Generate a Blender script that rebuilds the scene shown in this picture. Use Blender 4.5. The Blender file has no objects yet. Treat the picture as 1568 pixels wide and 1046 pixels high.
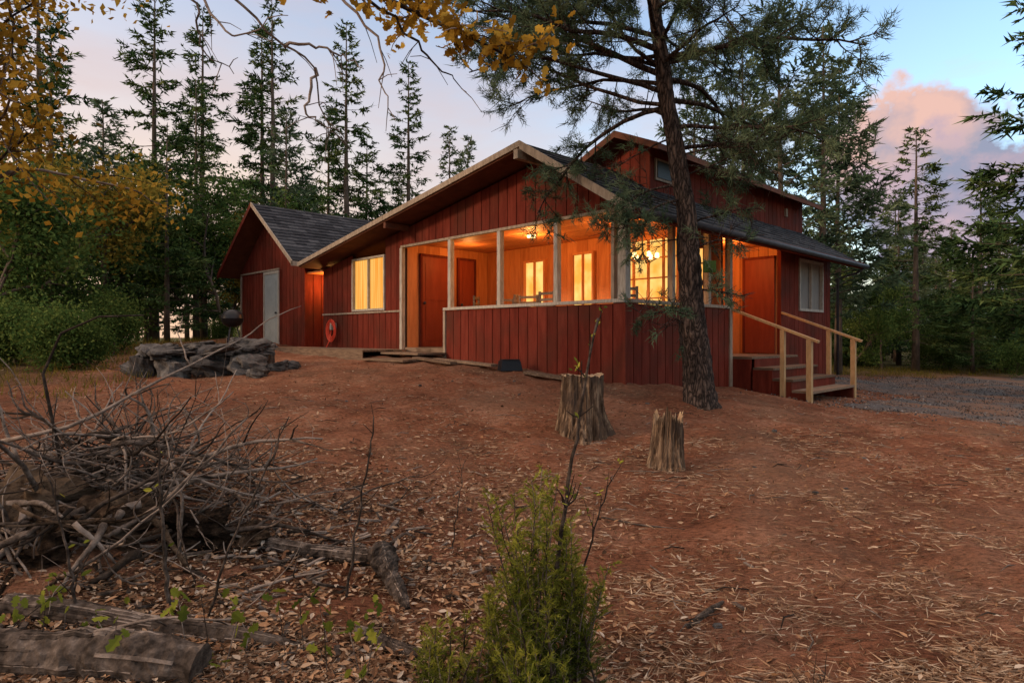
import bpy, math, numpy as np
from mathutils import noise, Vector
rng=np.random.default_rng(7)
def nrm(a): return a/(np.linalg.norm(a,axis=-1,keepdims=True)+1e-9)
SC=bpy.context.scene
CAMZ=1.6
# ------------------------------------------------------------------ materials
def newmat(name):
    m=bpy.data.materials.new(name); m.use_nodes=True
    nt=m.node_tree; nt.nodes.clear()
    out=nt.nodes.new('ShaderNodeOutputMaterial')
    return m,nt,out
def ramp(nt,stops):
    r=nt.nodes.new('ShaderNodeValToRGB'); e=r.color_ramp.elements
    e[0].position=stops[0][0]; e[0].color=(*stops[0][1],1)
    e[1].position=stops[-1][0]; e[1].color=(*stops[-1][1],1)
    for p,c in stops[1:-1]:
        x=e.new(p); x.color=(*c,1)
    return r
def surf(name,stops,scale=5,stretch=(1,1,1),rough=.8,bump=.3,bdist=.01,detail=6,spec=.15,second=None,attr=0.0):
    m,nt,out=newmat(name); N=nt.nodes; L=nt.links
    tc=N.new('ShaderNodeTexCoord'); mp=N.new('ShaderNodeMapping'); mp.inputs['Scale'].default_value=stretch
    L.new(tc.outputs['Object'],mp.inputs['Vector'])
    nz=N.new('ShaderNodeTexNoise'); nz.inputs['Scale'].default_value=scale; nz.inputs['Detail'].default_value=detail; nz.inputs['Roughness'].default_value=.65
    L.new(mp.outputs[0],nz.inputs['Vector'])
    fac=nz.outputs['Fac']
    if attr>0:
        at=N.new('ShaderNodeAttribute'); at.attribute_name='rnd'
        ml=N.new('ShaderNodeMath'); ml.operation='MULTIPLY_ADD'; ml.inputs[1].default_value=attr; ml.inputs[2].default_value=-attr/2
        L.new(at.outputs['Fac'],ml.inputs[0])
        ad=N.new('ShaderNodeMath'); ad.operation='ADD'; L.new(fac,ad.inputs[0]); L.new(ml.outputs[0],ad.inputs[1]); fac=ad.outputs[0]
    r=ramp(nt,stops); L.new(fac,r.inputs[0]); col=r.outputs[0]
    if second:
        n2=N.new('ShaderNodeTexNoise'); n2.inputs['Scale'].default_value=second[0]; n2.inputs['Detail'].default_value=4
        L.new(tc.outputs['Object'],n2.inputs['Vector'])
        r2=ramp(nt,[(second[2],(0,0,0)),(second[3],(1,1,1))]); L.new(n2.outputs['Fac'],r2.inputs[0])
        mx=N.new('ShaderNodeMixRGB'); mx.inputs[2].default_value=(*second[1],1); L.new(r2.outputs[0],mx.inputs[0]); L.new(col,mx.inputs[1]); col=mx.outputs[0]
    b=N.new('ShaderNodeBsdfPrincipled'); b.inputs['Roughness'].default_value=rough; b.inputs['Specular IOR Level'].default_value=spec
    L.new(col,b.inputs['Base Color'])
    if bump>0:
        bp=N.new('ShaderNodeBump'); bp.inputs['Strength'].default_value=bump; bp.inputs['Distance'].default_value=bdist
        L.new(nz.outputs['Fac'],bp.inputs['Height']); L.new(bp.outputs[0],b.inputs['Normal'])
    L.new(b.outputs[0],out.inputs[0]); return m
def foliage(name,stops,trans=.3,objvar=.25):
    m,nt,out=newmat(name); N=nt.nodes; L=nt.links
    at=N.new('ShaderNodeAttribute'); at.attribute_name='rnd'
    oi=N.new('ShaderNodeObjectInfo')
    ml=N.new('ShaderNodeMath'); ml.operation='MULTIPLY_ADD'; ml.inputs[1].default_value=objvar; ml.inputs[2].default_value=-objvar/2
    L.new(oi.outputs['Random'],ml.inputs[0])
    ad=N.new('ShaderNodeMath'); ad.operation='ADD'; L.new(at.outputs['Fac'],ad.inputs[0]); L.new(ml.outputs[0],ad.inputs[1])
    r=ramp(nt,stops); L.new(ad.outputs[0],r.inputs[0])
    d=N.new('ShaderNodeBsdfDiffuse'); L.new(r.outputs[0],d.inputs[0])
    if trans<=0: L.new(d.outputs[0],out.inputs[0]); return m
    t=N.new('ShaderNodeBsdfTranslucent'); L.new(r.outputs[0],t.inputs[0])
    mx=N.new('ShaderNodeMixShader'); mx.inputs[0].default_value=trans; L.new(d.outputs[0],mx.inputs[1]); L.new(t.outputs[0],mx.inputs[2])
    L.new(mx.outputs[0],out.inputs[0]); return m
def glow(name,c1,c2,strength,scale=6,stretch=(1,1,1)):
    m,nt,out=newmat(name); N=nt.nodes; L=nt.links
    tc=N.new('ShaderNodeTexCoord'); mp=N.new('ShaderNodeMapping'); mp.inputs['Scale'].default_value=stretch
    L.new(tc.outputs['Object'],mp.inputs['Vector'])
    nz=N.new('ShaderNodeTexNoise'); nz.inputs['Scale'].default_value=scale; L.new(mp.outputs[0],nz.inputs['Vector'])
    r=ramp(nt,[(.35,c1),(.65,c2)]); L.new(nz.outputs['Fac'],r.inputs[0])
    e=N.new('ShaderNodeEmission'); e.inputs[1].default_value=strength; L.new(r.outputs[0],e.inputs[0]); L.new(e.outputs[0],out.inputs[0]); return m

M={}
M['red']=surf('red_siding',[(.25,(.070,.012,.007)),(.5,(.125,.021,.012)),(.8,(.185,.040,.024))],3,(3,3,.5),.75,.3,.004,attr=.16,spec=.06,second=(1.1,(.078,.023,.014),.46,.72))
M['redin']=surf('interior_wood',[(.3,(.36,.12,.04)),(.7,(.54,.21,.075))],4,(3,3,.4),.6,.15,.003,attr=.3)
M['reddoor']=surf('red_door_paint',[(.3,(.17,.03,.014)),(.7,(.24,.045,.02))],4,(3,3,.4),.5,.1,.002)
M['groove']=surf('groove_dark',[(.3,(.014,.004,.003)),(.7,(.024,.006,.005))],4,bump=0)
M['trim']=surf('weathered_trim',[(.3,(.16,.12,.085)),(.6,(.31,.245,.18))],6,(3,3,.6),.75,.3,.004)
M['white']=surf('pale_trim',[(.3,(.22,.19,.155)),(.6,(.40,.36,.30))],9,(3,3,.6),.7,.3,.004)
M['wood']=surf('deck_wood',[(.3,(.10,.065,.042)),(.7,(.24,.165,.11))],7,(4,.6,4),.85,.4,.006,attr=.4)
M['railw']=surf('rail_wood',[(.3,(.32,.20,.09)),(.7,(.46,.30,.15))],7,(3,3,1),.6,.2,.003)
M['soffit']=surf('soffit_wood',[(.3,(.08,.03,.018)),(.7,(.14,.052,.028))],4,bump=.2)
M['shingle']=surf('roof_shingles',[(.25,(.013,.0135,.016)),(.5,(.027,.028,.032)),(.8,(.06,.06,.064))],11,(1,1,1),.9,.5,.01,attr=.5)
M['doorg']=surf('grey_door',[(.3,(.24,.265,.26)),(.7,(.31,.335,.33))],3,bump=.05,rough=.5)
M['metal']=surf('dark_metal',[(.3,(.03,.03,.035)),(.7,(.06,.06,.065))],6,bump=.1,rough=.55)
M['enamel']=surf('black_enamel',[(.3,(.006,.006,.008)),(.7,(.012,.012,.014))],6,bump=0,rough=.4,spec=.25)
M['hose']=surf('red_hose',[(.3,(.60,.05,.025)),(.7,(.75,.10,.05))],6,bump=0,rough=.5)
def bark_mat():
    m,nt,out=newmat('pine_bark'); N=nt.nodes; L=nt.links
    tc=N.new('ShaderNodeTexCoord'); mp=N.new('ShaderNodeMapping'); mp.inputs['Scale'].default_value=(1,1,.28); L.new(tc.outputs['Object'],mp.inputs[0])
    nz=N.new('ShaderNodeTexNoise'); nz.inputs['Scale'].default_value=7; nz.inputs['Detail'].default_value=8; L.new(mp.outputs[0],nz.inputs[0])
    ad=N.new('ShaderNodeMixRGB'); ad.inputs[0].default_value=.22; L.new(mp.outputs[0],ad.inputs[1]); L.new(nz.outputs['Color'],ad.inputs[2])
    vo=N.new('ShaderNodeTexVoronoi'); vo.feature='DISTANCE_TO_EDGE'; vo.inputs['Scale'].default_value=22; L.new(ad.outputs[0],vo.inputs['Vector'])
    r=ramp(nt,[(0,(.014,.011,.009)),(.12,(.065,.048,.039)),(.4,(.17,.125,.098))]); L.new(vo.outputs['Distance'],r.inputs[0])
    r2=ramp(nt,[(.3,(.5,.5,.52)),(.7,(1.2,1.1,1.05))]); L.new(nz.outputs['Fac'],r2.inputs[0])
    mu=N.new('ShaderNodeMixRGB'); mu.blend_type='MULTIPLY'; mu.inputs[0].default_value=1; L.new(r.outputs[0],mu.inputs[1]); L.new(r2.outputs[0],mu.inputs[2])
    b=N.new('ShaderNodeBsdfPrincipled'); b.inputs['Roughness'].default_value=.95; b.inputs['Specular IOR Level'].default_value=.1; L.new(mu.outputs[0],b.inputs['Base Color'])
    bp=N.new('ShaderNodeBump'); bp.inputs['Strength'].default_value=1; bp.inputs['Distance'].default_value=.06; L.new(vo.outputs['Distance'],bp.inputs['Height'])
    b2=N.new('ShaderNodeBump'); b2.inputs['Strength'].default_value=.6; b2.inputs['Distance'].default_value=.03; L.new(nz.outputs['Fac'],b2.inputs['Height']); L.new(bp.outputs[0],b2.inputs['Normal']); L.new(b2.outputs[0],b.inputs['Normal'])
    L.new(b.outputs[0],out.inputs[0]); return m
M['bark']=bark_mat()
M['barkf']=surf('distant_bark',[(.3,(.045,.034,.027)),(.7,(.15,.11,.08))],6,(1,1,.3),.95,0,.02)
M['greyw']=surf('grey_deadwood',[(.3,(.024,.018,.014)),(.5,(.085,.065,.052)),(.75,(.24,.19,.155))],14,(1,1,1),.95,.9,.02,attr=.5,spec=.05)
M['rot']=surf('rotten_wood',[(.32,(.010,.007,.005)),(.5,(.045,.029,.019)),(.72,(.13,.088,.057))],17,(1,.4,1.3),.95,1,.06,attr=.3,spec=.03,detail=10)
M['stump']=surf('stump_wood',[(.32,(.03,.019,.012)),(.48,(.13,.085,.055)),(.64,(.33,.23,.145))],26,(1,1,.07),.95,1.0,.05,attr=.1,spec=.05,second=(3.0,(.07,.048,.035),.50,.64))
M['stumptop']=surf('stump_cut',[(.3,(.16,.10,.06)),(.7,(.42,.29,.17))],16,(1,1,1),.9,.6,.01)
M['rock']=surf('rock',[(.3,(.022,.020,.019)),(.5,(.065,.060,.057)),(.75,(.16,.148,.135))],5,(1,1,1),.9,1,.05,detail=10,attr=.25)
M['needle']=foliage('conifer_needles',[(0,(.020,.042,.017)),(.5,(.058,.100,.034)),(1,(.15,.175,.055))],0)
M['needleb']=foliage('pine_needles_blue',[(0,(.028,.050,.030)),(.5,(.072,.112,.062)),(1,(.15,.185,.10))],.15)
M['leafg']=foliage('green_leaves',[(0,(.022,.048,.014)),(.5,(.070,.12,.032)),(1,(.17,.205,.05))],.3)
M['leafy']=foliage('autumn_leaves',[(0,(.13,.07,.011)),(.5,(.36,.20,.026)),(1,(.56,.36,.06))],.45)
M['leafo']=foliage('turning_leaves',[(0,(.06,.06,.014)),(.5,(.19,.15,.026)),(1,(.34,.22,.04))],.35)
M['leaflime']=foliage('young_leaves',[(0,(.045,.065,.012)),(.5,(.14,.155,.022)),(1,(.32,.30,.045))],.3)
M['litter']=foliage('leaf_litter',[(0,(.05,.028,.017)),(.35,(.16,.082,.045)),(.62,(.28,.155,.083)),(.85,(.35,.24,.155)),(1,(.40,.33,.26))],.05,0)
M['straw']=foliage('pine_straw',[(0,(.13,.07,.04)),(.6,(.30,.19,.118)),(1,(.42,.325,.23))],.05,0)
M['pebble']=foliage('pebbles',[(0,(.045,.043,.042)),(.6,(.12,.112,.108)),(1,(.26,.235,.21))],0,0)
M['gravel']=surf('gravel',[(.3,(.035,.034,.035)),(.5,(.08,.076,.074)),(.7,(.16,.15,.143))],38,(1,1,1),.95,1,.03,detail=3,second=(.8,(.16,.092,.06),.42,.62))
M['winglow']=glow('lit_curtain',(1.0,.36,.045),(1.0,.60,.15),1.0,3,(9,9,.25))
M['winglow2']=glow('lit_room',(1.0,.38,.055),(1.0,.60,.17),1.3,3,(1,1,1))
M['bulb']=glow('bulb',(1,.62,.22),(1,.72,.3),5)
M['curt']=surf('window_curtain',[(.3,(.14,.125,.11)),(.7,(.30,.27,.235))],4,(8,8,.3),.7,.3,.02)
def ground_mat():
    m,nt,out=newmat('red_dirt'); N=nt.nodes; L=nt.links
    tc=N.new('ShaderNodeTexCoord')
    def nz(s,d=8,st=None):
        n=N.new('ShaderNodeTexNoise'); n.inputs['Scale'].default_value=s; n.inputs['Detail'].default_value=d; n.inputs['Roughness'].default_value=.68
        if st:
            mp=N.new('ShaderNodeMapping'); mp.inputs['Scale'].default_value=st; L.new(tc.outputs['Object'],mp.inputs[0]); L.new(mp.outputs[0],n.inputs[0])
        else: L.new(tc.outputs['Object'],n.inputs[0])
        return n.outputs['Fac']
    a=ramp(nt,[(.28,(.12,.048,.027)),(.5,(.275,.116,.064)),(.72,(.41,.21,.13))]); L.new(nz(1.2,10),a.inputs[0])
    f=ramp(nt,[(.36,(.28,.26,.25)),(.5,(.74,.72,.71)),(.66,(1.05,1,1))]); L.new(nz(22,7,(.8,2.2,1)),f.inputs[0])
    mu=N.new('ShaderNodeMixRGB'); mu.blend_type='MULTIPLY'; mu.inputs[0].default_value=.95; L.new(a.outputs[0],mu.inputs[1]); L.new(f.outputs[0],mu.inputs[2])
    g=ramp(nt,[(.46,(0,0,0)),(.66,(1,1,1))]); L.new(nz(.55,8),g.inputs[0])
    gm=N.new('ShaderNodeMath'); gm.operation='MULTIPLY'; gm.inputs[1].default_value=.5; L.new(g.outputs[0],gm.inputs[0])
    mx=N.new('ShaderNodeMixRGB'); mx.inputs[2].default_value=(.15,.10,.066,1); L.new(gm.outputs[0],mx.inputs[0]); L.new(mu.outputs[0],mx.inputs[1])
    at=N.new('ShaderNodeAttribute'); at.attribute_name='forest'
    fr=ramp(nt,[(.35,(.035,.042,.018)),(.6,(.10,.09,.042)),(.8,(.17,.12,.07))]); L.new(nz(.9,8),fr.inputs[0])
    m2=N.new('ShaderNodeMixRGB'); L.new(at.outputs['Fac'],m2.inputs[0]); L.new(mx.outputs[0],m2.inputs[1]); L.new(fr.outputs[0],m2.inputs[2])
    b=N.new('ShaderNodeBsdfPrincipled'); b.inputs['Roughness'].default_value=.95; b.inputs['Specular IOR Level'].default_value=.05
    L.new(m2.outputs[0],b.inputs['Base Color'])
    b1=N.new('ShaderNodeBump'); b1.inputs['Strength'].default_value=1; b1.inputs['Distance'].default_value=.08; L.new(nz(7,10,(.8,1.5,1)),b1.inputs['Height'])
    b2=N.new('ShaderNodeBump'); b2.inputs['Strength'].default_value=1; b2.inputs['Distance'].default_value=.025; L.new(nz(45,5),b2.inputs['Height']); L.new(b1.outputs[0],b2.inputs['Normal'])
    L.new(b2.outputs[0],b.inputs['Normal']); L.new(b.outputs[0],out.inputs[0]); return m
M['ground']=ground_mat()

# ------------------------------------------------------------------ mesh accumulator
class TM:
    def __init__(s): s.V=[];s.F=[];s.Mi=[];s.R=[];s.S=[];s.n=0
    def add(s,v,f,mat=0,rnd=None,smooth=False):
        v=np.asarray(v,float).reshape(-1,3); f=np.asarray(f,int).reshape(-1,3)
        s.V.append(v); s.F.append(f+s.n); s.n+=len(v); k=len(f)
        s.Mi.append(np.full(k,mat)); s.S.append(np.full(k,smooth))
        if rnd is None: rnd=rng.random()
        s.R.append(np.broadcast_to(np.asarray(rnd,float),(k,)).copy())
    def prism(s,poly,off,mat=0,rnd=None):
        p=np.asarray(poly,float); k=len(p); v=np.vstack([p,p+np.asarray(off,float)]); f=[]
        for i in range(1,k-1): f+= [(0,i+1,i),(k,k+i,k+i+1)]
        for i in range(k):
            j=(i+1)%k; f+=[(i,j,k+j),(i,k+j,k+i)]
        s.add(v,f,mat,rnd)
    def box(s,x0,x1,y0,y1,z0,z1,mat=0,rnd=None):
        s.prism([(x0,y0,z0),(x1,y0,z0),(x1,y1,z0),(x0,y1,z0)],(0,0,z1-z0),mat,rnd)
    def beam(s,a,b,w,h,mat=0):
        a=np.array(a,float);b=np.array(b,float); d=nrm(b-a); sd=nrm(np.cross(d,[0,0,1.0]) if abs(d[2])<.95 else np.array([1.0,0,0])); u=np.cross(sd,d)
        s.prism([a-sd*w/2-u*h/2,a+sd*w/2-u*h/2,a+sd*w/2+u*h/2,a-sd*w/2+u*h/2],b-a,mat)
    def tube(s,path,rad,sides=6,mat=0,rnd=None,rough=0,smooth=True,cap=True):
        p=np.asarray(path,float);k=len(p);rad=np.broadcast_to(np.asarray(rad,float),(k,))
        t=nrm(np.gradient(p,axis=0)); o=p[-1]-p[0]; ref=np.eye(3)[np.argmin(np.abs(o))]
        a=nrm(np.cross(t,ref)); b=np.cross(t,a)
        an=np.arange(sides)*2*math.pi/sides
        rr=rad[:,None]*(1+rough*(rng.random((k,sides))-.5))
        v=p[:,None]+rr[...,None]*(np.cos(an)[None,:,None]*a[:,None]+np.sin(an)[None,:,None]*b[:,None])
        i=np.arange(k-1)[:,None]*sides; j=np.arange(sides)[None]; j2=(j+1)%sides
        A=i+j;B=i+j2;C=i+sides+j2;D=i+sides+j
        f=np.stack([np.stack([A,B,C],-1),np.stack([A,C,D],-1)],2).reshape(-1,3)
        vv=v.reshape(-1,3)
        if cap:
            vv=np.vstack([vv,p[:1],p[-1:]]); c0=k*sides;c1=c0+1; jj=np.arange(sides);j3=(jj+1)%sides
            f=np.vstack([f,np.stack([j3,jj,np.full(sides,c0)],-1),np.stack([(k-1)*sides+jj,(k-1)*sides+j3,np.full(sides,c1)],-1)])
        s.add(vv,f,mat,rnd,smooth)
    def lathe(s,prof,c,sides=24,mat=0):
        an=np.arange(sides)*2*math.pi/sides; k=len(prof)
        v=np.array([[(c[0]+r*math.cos(t),c[1]+r*math.sin(t),c[2]+z) for t in an] for r,z in prof]).reshape(-1,3)
        f=[]
        for i in range(k-1):
            for j in range(sides):
                j2=(j+1)%sides; f+=[(i*sides+j,i*sides+j2,(i+1)*sides+j2),(i*sides+j,(i+1)*sides+j2,(i+1)*sides+j)]
        s.add(v,f,mat,None,True)
    def needles(s,P,D,L,W,mat,rnd):
        n=len(P); R=rng.normal(size=(n,3)); nn=nrm(np.cross(D,R))*np.asarray(W).reshape(-1,1)/2
        v=np.stack([P-nn,P+nn,P+D*np.asarray(L).reshape(-1,1)],1).reshape(-1,3)
        s.add(v,np.arange(3*n).reshape(-1,3),mat,rnd)
    def leaves(s,P,size,mat,rnd,T,TF,flat=False):
        n=len(P); d=rng.normal(size=(n,3)); r=rng.normal(size=(n,3))
        if flat: d[:,2]*=.25; r=np.array([0,0,1.0])+r*.35
        d=nrm(d); sd=nrm(np.cross(d,r)); nn=np.cross(sd,d); size=np.broadcast_to(size,(n,)).reshape(n,1,1)
        v=P[:,None]+size*(T[None,:,0:1]*sd[:,None]+T[None,:,1:2]*d[:,None]+T[None,:,2:3]*nn[:,None])
        k=len(T); f=(np.arange(n)[:,None,None]*k+TF[None]).reshape(-1,3)
        s.add(v.reshape(-1,3),f,mat,np.repeat(np.broadcast_to(rnd,(n,)),len(TF)))
    def mesh(s,name,mats):
        V=np.vstack(s.V);F=np.vstack(s.F).astype(np.int32)
        me=bpy.data.meshes.new(name); me.vertices.add(len(V)); me.vertices.foreach_set('co',V.astype(np.float32).ravel())
        me.loops.add(F.size); me.loops.foreach_set('vertex_index',F.ravel())
        me.polygons.add(len(F)); me.polygons.foreach_set('loop_start',np.arange(0,F.size,3,dtype=np.int32))
        try: me.polygons.foreach_set('loop_total',np.full(len(F),3,dtype=np.int32))
        except Exception: pass
        for m in mats: me.materials.append(m)
        me.polygons.foreach_set('material_index',np.concatenate(s.Mi).astype(np.int32))
        me.update(calc_edges=True)
        me.polygons.foreach_set('use_smooth',np.concatenate(s.S))
        a=me.attributes.new('rnd','FLOAT','FACE'); a.data.foreach_set('value',np.concatenate(s.R).astype(np.float32))
        return me
    def build(s,name,mats,parent=None):
        return inst(s.mesh(name,mats),name,parent)
def inst(me,name,parent=None,loc=None,rot=0,scale=None):
    o=bpy.data.objects.new(name,me); SC.collection.objects.link(o)
    if parent: o.parent=parent
    if loc is not None: o.location=loc
    o.rotation_euler[2]=rot
    if scale is not None: o.scale=scale if hasattr(scale,'__len__') else (scale,)*3
    return o
def fan(outl,c):
    T=np.array([c]+outl,float); k=len(outl)
    return T,np.array([(0,i+1,(i+1)%k+1) for i in range(k)])
half=[(.0,0,0),(.05,.12,.0),(.22,.2,.05),(.14,.36,.01),(.36,.5,.07),(.2,.62,.02),(.26,.82,.06),(.0,1,0)]
OAK=fan(half+[(-x,y,z) for x,y,z in half[-2:0:-1]],(0,.5,-.03))
SIM=fan([(0,0,0),(.2,.3,.06),(.18,.65,.06),(0,1,-.02),(-.18,.65,.05),(-.2,.3,.06)],(0,.5,-.02))
DIA=(np.array([(0,0,0),(.3,.5,.06),(0,1,0),(-.3,.5,.06)],float),np.array([(0,1,2),(0,2,3)]))

# ------------------------------------------------------------------ terrain
CP=np.array([(0,0,-1.6),(0,3,-1.58),(-3,3,-1.47),(3,3,-1.6),(-2.6,4.3,-1.42),(2,5,-1.42),(-2,7,-1.12),(.84,7.6,-1.15),(1.53,6.36,-1.27),
(2.7,9.1,-.97),(1.79,10,-.79),(.3,11.3,-.62),(-1.38,13.23,-.45),(-5.07,17,-.38),(-6.96,18.9,-.24),(-9,21,-.1),(-5.8,12,-.7),(-10,15,-.5),(-14,24,-.3),
(-6,6,-1.2),(-8,2,-1.4),(5.4,11.3,-1.18),(4.3,10,-1.1),(6,8,-1.27),(8.5,10,-1.42),(9,16,-1.42),(14,26,-1.5),(8,3,-1.65),(15,12,-1.6),
(4,25,-.9),(-30,40,-.3),(0,60,-.8),(40,45,-1.7),(50,0,-1.8),(-50,0,-1),(0,-40,-1.6)],float)
def kern(r): return np.sqrt(r*r+.8)
A=kern(np.linalg.norm(CP[:,None,:2]-CP[None,:,:2],axis=2))
Wt=np.linalg.solve(A,CP[:,2]+1.2)
HO=np.array([1.79,10.0]); TH=math.atan2(.7,.714)
ex=np.array([math.cos(TH),math.sin(TH)]); ey=np.array([-math.sin(TH),math.cos(TH)])
def tz(x,y):
    x=np.atleast_1d(np.asarray(x,float)); y=np.atleast_1d(np.asarray(y,float)); sh=x.shape
    x=x.ravel();y=y.ravel(); P=np.stack([x,y],1)
    z=np.zeros(len(x))
    for i in range(0,len(x),20000):
        z[i:i+20000]=kern(np.linalg.norm(P[i:i+20000,None]-CP[None,:,:2],axis=2))@Wt
    z=z-1.2
    r=np.hypot(x,y); w=np.clip((r-50)/60,0,1); z=z*(1-w)+(-1.0)*w
    z+= .36*np.exp(-((x+2.75)**2+(y-4.5)**2)/.9)
    z+= .02*np.sin(x*2.1+y*.7)*np.sin(y*1.7-x*.4)+.012*np.sin(x*5.3+1)*np.sin(y*4.7+x)
    lx=(P-HO)@ex; ly=(P-HO)@ey
    ins=((lx>.25)&(lx<8.8)&(ly>.25)&(ly<15.2))
    z=np.where(ins,np.minimum(z,-1.0),z)
    return (z+CAMZ).reshape(sh)
def axis(lo,hi,dl,dh,step):
    a=list(np.arange(dl,dh,step)); s=step; v=dh
    while v<hi: a.append(v); s*=1.12; v+=s
    a.append(hi); s=step; v=dl-step
    while v>lo: a.insert(0,v); s*=1.12; v-=s
    a.insert(0,lo); return np.array(a)
gx=axis(-400,400,-9,13,.08); gy=axis(-120,450,1.5,20,.08)
X,Y=np.meshgrid(gx,gy); Z=tz(X,Y)
near=(np.abs(X)<16)&(Y>0)&(Y<24)
nzv=np.array([noise.fractal(Vector((a*1.4,b*1.8,0)),.8,2,6) for a,b in zip(X[near],Y[near])])
Z[near]+=nzv*.05
def grid_obj(name,X,Y,Z,mat,sel=None,dz=0,forest=False):
    ny,nx=X.shape; V=np.stack([X,Y,Z+dz],-1).reshape(-1,3)
    i=(np.arange(ny-1)[:,None]*nx+np.arange(nx-1)[None]); 
    if sel is not None: i=i[sel[:-1,:-1]&sel[1:,1:]&sel[1:,:-1]&sel[:-1,1:]]
    i=i.ravel(); f=np.concatenate([np.stack([i,i+1,i+nx+1],1),np.stack([i,i+nx+1,i+nx],1)])
    used=np.unique(f); mp=np.zeros(len(V),int); mp[used]=np.arange(len(used))
    t=TM(); t.add(V[used],mp[f],0,.5,True); o=t.build(name,[mat])
    if forest:
        x,y=V[used][:,0],V[used][:,1]
        d=np.maximum.reduce([np.clip((y-22)/8,0,1),np.clip((-x-7.5+ (y-10)*-.15)/3,0,1),np.clip((x-16)/6,0,1)])
        at=o.data.attributes.new('forest','FLOAT','POINT'); at.data.foreach_set('value',d.astype(np.float32))
    return o
grid_obj('ground',X,Y,Z,M['ground'],forest=True)
def drive(X,Y):
    wob=.5*np.sin(X*1.9)+.35*np.sin(X*4.1+Y*2)+.25*np.sin(Y*5+X*3)+.2*np.sin(X*11+Y*7)
    e=np.maximum.reduce([11.8-(X-5.4)*.95+wob*.6-Y, 5.2-X, Y-(22+wob*.8+np.maximum(0,X-12)*.5)])
    lX=(X-HO[0])*ex[0]+(Y-HO[1])*ex[1]; lY=(X-HO[0])*ey[0]+(Y-HO[1])*ey[1]
    return np.maximum(e,np.minimum.reduce([9.6-lX,lY+1.9]))
grid_obj('gravel_driveway',X,Y,Z,M['gravel'],sel=(drive(X,Y)<0)&(X<60)&(Y<60),dz=.008)

# ------------------------------------------------------------------ house
house=bpy.data.objects.new('wooden_cabin',None); SC.collection.objects.link(house)
house.location=(HO[0],HO[1],CAMZ); house.rotation_euler[2]=TH
RT=.17
def mainu(y): return 3.32-RT-(.17*(y-1.735) if y>1.735 else .63*(1.735-y))
def wingu(y): return 3.98-RT-.72*abs(y-13.1)
def planks(tm,o,plane,inward,a0,a1,zb,zt,mat=0,gm=1,w=.24,g=.018,th=.03):
    """o: 'F' => plane X=const spanned by Y ; 'S' => plane Y=const spanned by X"""
    ztf=zt if callable(zt) else (lambda a:zt); zbf=zb if callable(zb) else (lambda a:zb)
    n=max(1,round((a1-a0)/w)); ww=(a1-a0)/n
    def P(a,t,z): return (plane+inward*t,a,z) if o=='F' else (a,plane+inward*t,z)
    for i in range(n):
        s0=a0+i*ww+g/2; s1=a0+(i+1)*ww-g/2
        br=[s0,s1]
        if o=='F' and callable(zt):
            for pk in (1.735,13.1):
                if s0<pk<s1: br=[s0,pk,s1]
        poly=[P(s0,0,zbf(s0)),P(s1,0,zbf(s1))]+[P(b,0,ztf(b)) for b in br[::-1]]
        off=(inward*th,0,0) if o=='F' else (0,inward*th,0)
        tm.prism(poly,off,mat)
    brk=[a0+.004]+[pk for pk in (1.735,13.1) if o=='F' and a0<pk<a1 and callable(zt)]+[a1-.004]
    poly=[P(a0+.004,th-.01,zbf(a0)),P(a1-.004,th-.01,zbf(a1))]+[P(b,th-.01,ztf(b)-.003) for b in brk[::-1]]
    tm.prism(poly,(inward*.08,0,0) if o=='F' else (0,inward*.08,0),gm)
HM=[M['red'],M['groove'],M['redin'],M['trim'],M['white']]
w=TM()
planks(w,'F',0,1,0,4.53,-1.5,.53)
planks(w,'F',0,1,0,6.1,2.07,mainu)
planks(w,'F',0,1,6.1,6.82,-1.0,mainu)
planks(w,'F',0,1,6.82,8.30,-1.0,.62)
planks(w,'F',0,1,8.30,9.82,-1.0,mainu)
planks(w,'S',0,1,0,3.52,-1.8,.53)
planks(w,'S',0,1,0,5.9,2.0,2.06)
planks(w,'S',0,1,5.9,6.95,-1.8,2.04)
planks(w,'S',0,1,6.95,8.45,-1.8,.60)
planks(w,'S',0,1,6.95,8.45,1.84,2.04)
planks(w,'S',0,1,8.45,9.0,-1.8,2.04)
planks(w,'F',9.0,-1,0,9.82,-1.8,mainu)
planks(w,'S',10.88,1,0,2.0,-1.0,2.0,0,1)
planks(w,'F',2.0,-1,9.82,10.88,-1.0,1.9,0,1)
planks(w,'S',9.82,-1,0.1,2.0,-1.0,1.72)
w.box(.05,2.0,9.82,10.88,1.76,1.80,2)
planks(w,'F',0.003,1,10.88,15.4,-1.0,wingu)
planks(w,'S',15.4,-1,0.1,9.0,-1.0,2.1)
planks(w,'S',10.6,1,2.1,9.0,-1.0,2.1)
planks(w,'F',9.0,-1,10.6,15.4,-1.0,wingu)
w.build('walls',HM,house)
p=TM()
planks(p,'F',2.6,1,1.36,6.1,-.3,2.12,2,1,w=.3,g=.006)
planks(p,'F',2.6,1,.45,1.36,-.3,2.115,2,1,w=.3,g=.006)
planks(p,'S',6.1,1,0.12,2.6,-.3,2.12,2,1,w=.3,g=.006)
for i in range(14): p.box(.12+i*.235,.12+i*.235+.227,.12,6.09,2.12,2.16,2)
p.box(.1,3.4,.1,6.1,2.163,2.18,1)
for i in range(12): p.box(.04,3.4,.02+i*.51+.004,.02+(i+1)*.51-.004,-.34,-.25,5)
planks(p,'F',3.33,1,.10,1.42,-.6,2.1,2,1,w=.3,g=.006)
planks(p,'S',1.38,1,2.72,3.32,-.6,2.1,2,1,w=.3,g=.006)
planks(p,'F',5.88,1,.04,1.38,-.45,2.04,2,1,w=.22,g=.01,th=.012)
planks(p,'S',1.4,1,3.46,5.9,-.5,2.04,2,1,w=.3,g=.008)
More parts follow.
